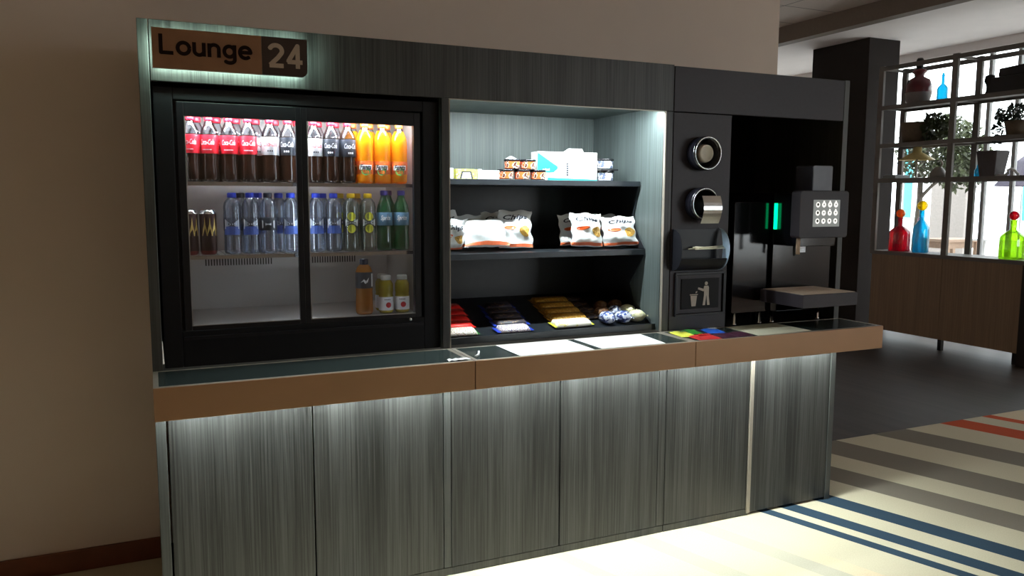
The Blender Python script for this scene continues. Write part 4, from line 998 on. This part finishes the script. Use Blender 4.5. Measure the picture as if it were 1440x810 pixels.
MB().lathe([(0, 0), (.085, 0), (.08, .05), (.045, .10), (.03, .115), (0, .115)], 'potg', 18).build('pot_body', o)
MB().tube([(0, -.02, .11), (0, -.045, .15), (0, -.02, .185), (0, .02, .17)], .008, 'rim', 8).build('handle', o)
o = thing('square_planter', 'dark tapered square planter on the lower shelf', 'planter', (DXc, 2.22, 1.735))
vs = [(-.07, -.075, 0), (.07, -.075, 0), (.07, .075, 0), (-.07, .075, 0), (-.095, -.105, .245), (.095, -.105, .245), (.095, .105, .245), (-.095, .105, .245)]
MB().add(vs, [(0, 3, 2, 1), (4, 5, 6, 7), (0, 1, 5, 4), (1, 2, 6, 5), (2, 3, 7, 6), (3, 0, 4, 7)], 'potd').build('planter_body', o, bevel=.004)
MB().box(-.085, .085, -.095, .095, .246, .249, 'potb').build('soil', o)
shape('small_blue_bottle', [(0, 0), (.03, 0), (.03, .07), (.012, .095), (.012, .12), (0, .12)], 'gblue', DXc, 2.362, 1.735, 'small dark blue bottle beside the square planter', 'bottle')
tag(MB().tube([(0, -.10, .012), (0, -.06, .05), (0, -.02, .075), (0, .01, .06), (0, .0, .03), (0, .04, .012), (0, .09, .014), (0, .12, .012)], .012, 'white', 8).build('curled_ornament', loc=(DXc-.05, 2.02, 1.735)), 'curled white ornament lying right of the square planter', 'ornament')

# ------------------------------------------------------------------ column edge, outdoors
struct(MB().box(8.9, 30, -20, 25, -.06, -.01, 'terrace').box(-8, 8.9, -20, -6.2, -.06, -.01, 'terrace').build('ground_terrace'))
fb = thing('neighbour_building', 'pale building across the terrace', 'building', (22, 0, 0))
MB().box(0, 4, -12, 5.4, 0, 3.3, 'render_').build('wall', fb)
MB().box(-1.4, 4, -12, 5.6, 3.3, 3.8, 'render_').build('canopy', fb)
tree = thing('terrace_tree', 'leafy tree with slim grey trunk outside the window', 'tree', (10.5, 5.30, 0))
MB().tube([(0, .24, 0), (0, .22, .9), (0, .18, 1.5), (-.05, .15, 1.95), (0, .05, 2.4)], .055, 'bark', 10, .03).tube([(0, .17, 1.55), (-.02, -.02, 1.72), (0, -.25, 1.90), (0, -.5, 2.05)], .03, 'bark', 8, .014).tube([(0, .16, 1.85), (.1, .30, 2.2), (.1, .35, 2.5)], .025, 'bark', 8, .012).build('trunk', tree)
f = foliage(0, -.10, 2.25, .45, .66, .50, 1900, .055, 'leaf', 21); f2 = foliage(0, -.45, 2.05, .35, .42, .42, 1000, .055, 'leaf', 22)
f.build('crown', tree, fix=False); f2.build('crown', tree, fix=False)
ct = thing('cafe_table', 'square wooden terrace table outside the window', 'table', (10.4, 4.86, 0))
MB().box(-.35, .35, -.22, .22, .93, .97, 'cafe').build('tabletop', ct, bevel=.003)
MB().box(-.30, .30, -.17, .17, .84, .925, 'cafe').build('apron', ct)
for a in (-1, 1):
    for b_ in (-1, 1): MB().box(a*.30-.025, a*.30+.025, b_*.18-.025, b_*.18+.025, 0, .93, 'cafe').build('leg', ct)
rt = thing('round_table', 'small round white terrace table outside the window', 'table', (10.5, 4.42, 0))
MB().lathe([(0, .96), (.15, .96), (.15, .985), (0, .985)], 'white', 24).build('tabletop', rt)
MB().tube([(0, 0, .0), (0, 0, .96)], .02, 'white', 10).build('pedestal', rt)
MB().lathe([(0, 0), (.12, 0), (.12, .015), (.03, .03), (0, .03)], 'white', 20).build('foot_plate', rt)
sc2 = thing('terrace_screen', 'taupe screen standing outside behind the blue bottle', 'screen', (12.2, 0, 0))
M['cafe2'] = plain('taupe_board', (.30, .27, .25), .7)
MB().box(0, .06, 5.98, 6.62, .06, 2.15, 'cafe2').build('board', sc2, bevel=.004)
for y in (6.05, 6.55): MB().box(-.15, .2, y-.03, y+.03, -.008, .06, 'cafe2').build('foot', sc2)
for y, x, l in ((7.25, 12.4, 'cyan banner outside near the tree'), (5.10, 12.4, 'narrow cyan banner outside right of the planter')):
    o = thing('banner', l, 'banner', (x, y, 0))
    MB().prism([(-.09, 1.2), (.06, 1.2), (.09, 2.6), (-.09, 2.6)], -.006, .006, 'cyan', 'YZ').build('cloth', o)
    MB().tube([(.02, .10, -.01), (.02, .10, 2.7)], .015, 'steel', 8).build('pole', o)
    MB().lathe([(0, 0), (.12, 0), (.12, .03), (0, .03)], 'steel', 16, Matrix.Translation((.02, .1, -.01))).build('foot_plate', o)
ps_ = thing('parasol', 'folded dark plum parasol outside at the right edge', 'parasol', (10.6, 3.80, 0))
MB().lathe([(.52, 1.70), (.28, 2.02), (.04, 2.22), (0, 2.22)], 'purple', 8, smooth=False).build('canopy', ps_)
MB().tube([(0, 0, 0), (0, 0, 2.25)], .02, 'steel', 8).build('pole', ps_)
MB().lathe([(0, 0), (.22, 0), (.22, .05), (0, .05)], 'black', 18).build('base', ps_)

# ------------------------------------------------------------------ lights
for x, y, s in ((-1.6, -2.2, 0), (1.0, -3.6, 0), (3.8, -3.4, 0)):  # warm fill lamps added out of view to lift the room's ambient light
    o = thing('fill_lamp', 'added round warm fill lamp in the unseen ceiling', 'lamp', (x, y, 3.48), 0, 'added warm fill lamps')
    MB().lathe([(.09, -.012), (.11, -.012), (.11, -.001), (.09, -.001), (.09, -.012)], 'white', 24).build('trim_ring', o)
    MB().lathe([(0, -.008), (.088, -.008), (.088, -.002), (0, -.002)], 'fillwarm', 24).build('diffuser', o)
w = bpy.data.worlds.new('daylight'); S.world = w; w.use_nodes = True
bg = w.node_tree.nodes['Background']; bg.inputs['Color'].default_value = (.93, .97, 1.0, 1); bg.inputs['Strength'].default_value = 6.2

# ------------------------------------------------------------------ camera
f_px, yaw, pitch, roll = 1116.87, .4262, -.1119, .0037
fw = Vector((math.sin(yaw)*math.cos(pitch), math.cos(yaw)*math.cos(pitch), math.sin(pitch)))
r0 = Vector((math.cos(yaw), -math.sin(yaw), 0)); u0 = r0.cross(fw)
r = r0*math.cos(roll) + u0*math.sin(roll); u = u0*math.cos(roll) - r0*math.sin(roll)
cd = bpy.data.cameras.new('camera'); cam = bpy.data.objects.new('camera', cd); COL.objects.link(cam)
mm = Matrix((r, u, -fw)).transposed().to_4x4(); mm.translation = Vector((.0151, -2.8825, 1.5114)); cam.matrix_world = mm
cd.sensor_width = 36; cd.lens = f_px/1440*36; cd.clip_start = .05; cd.clip_end = 200
S.camera = cam
S.view_settings.view_transform = 'Standard'; S.view_settings.look = 'None'; S.view_settings.gamma = 1
S.view_settings.use_curve_mapping = False; S.view_settings.exposure = 0
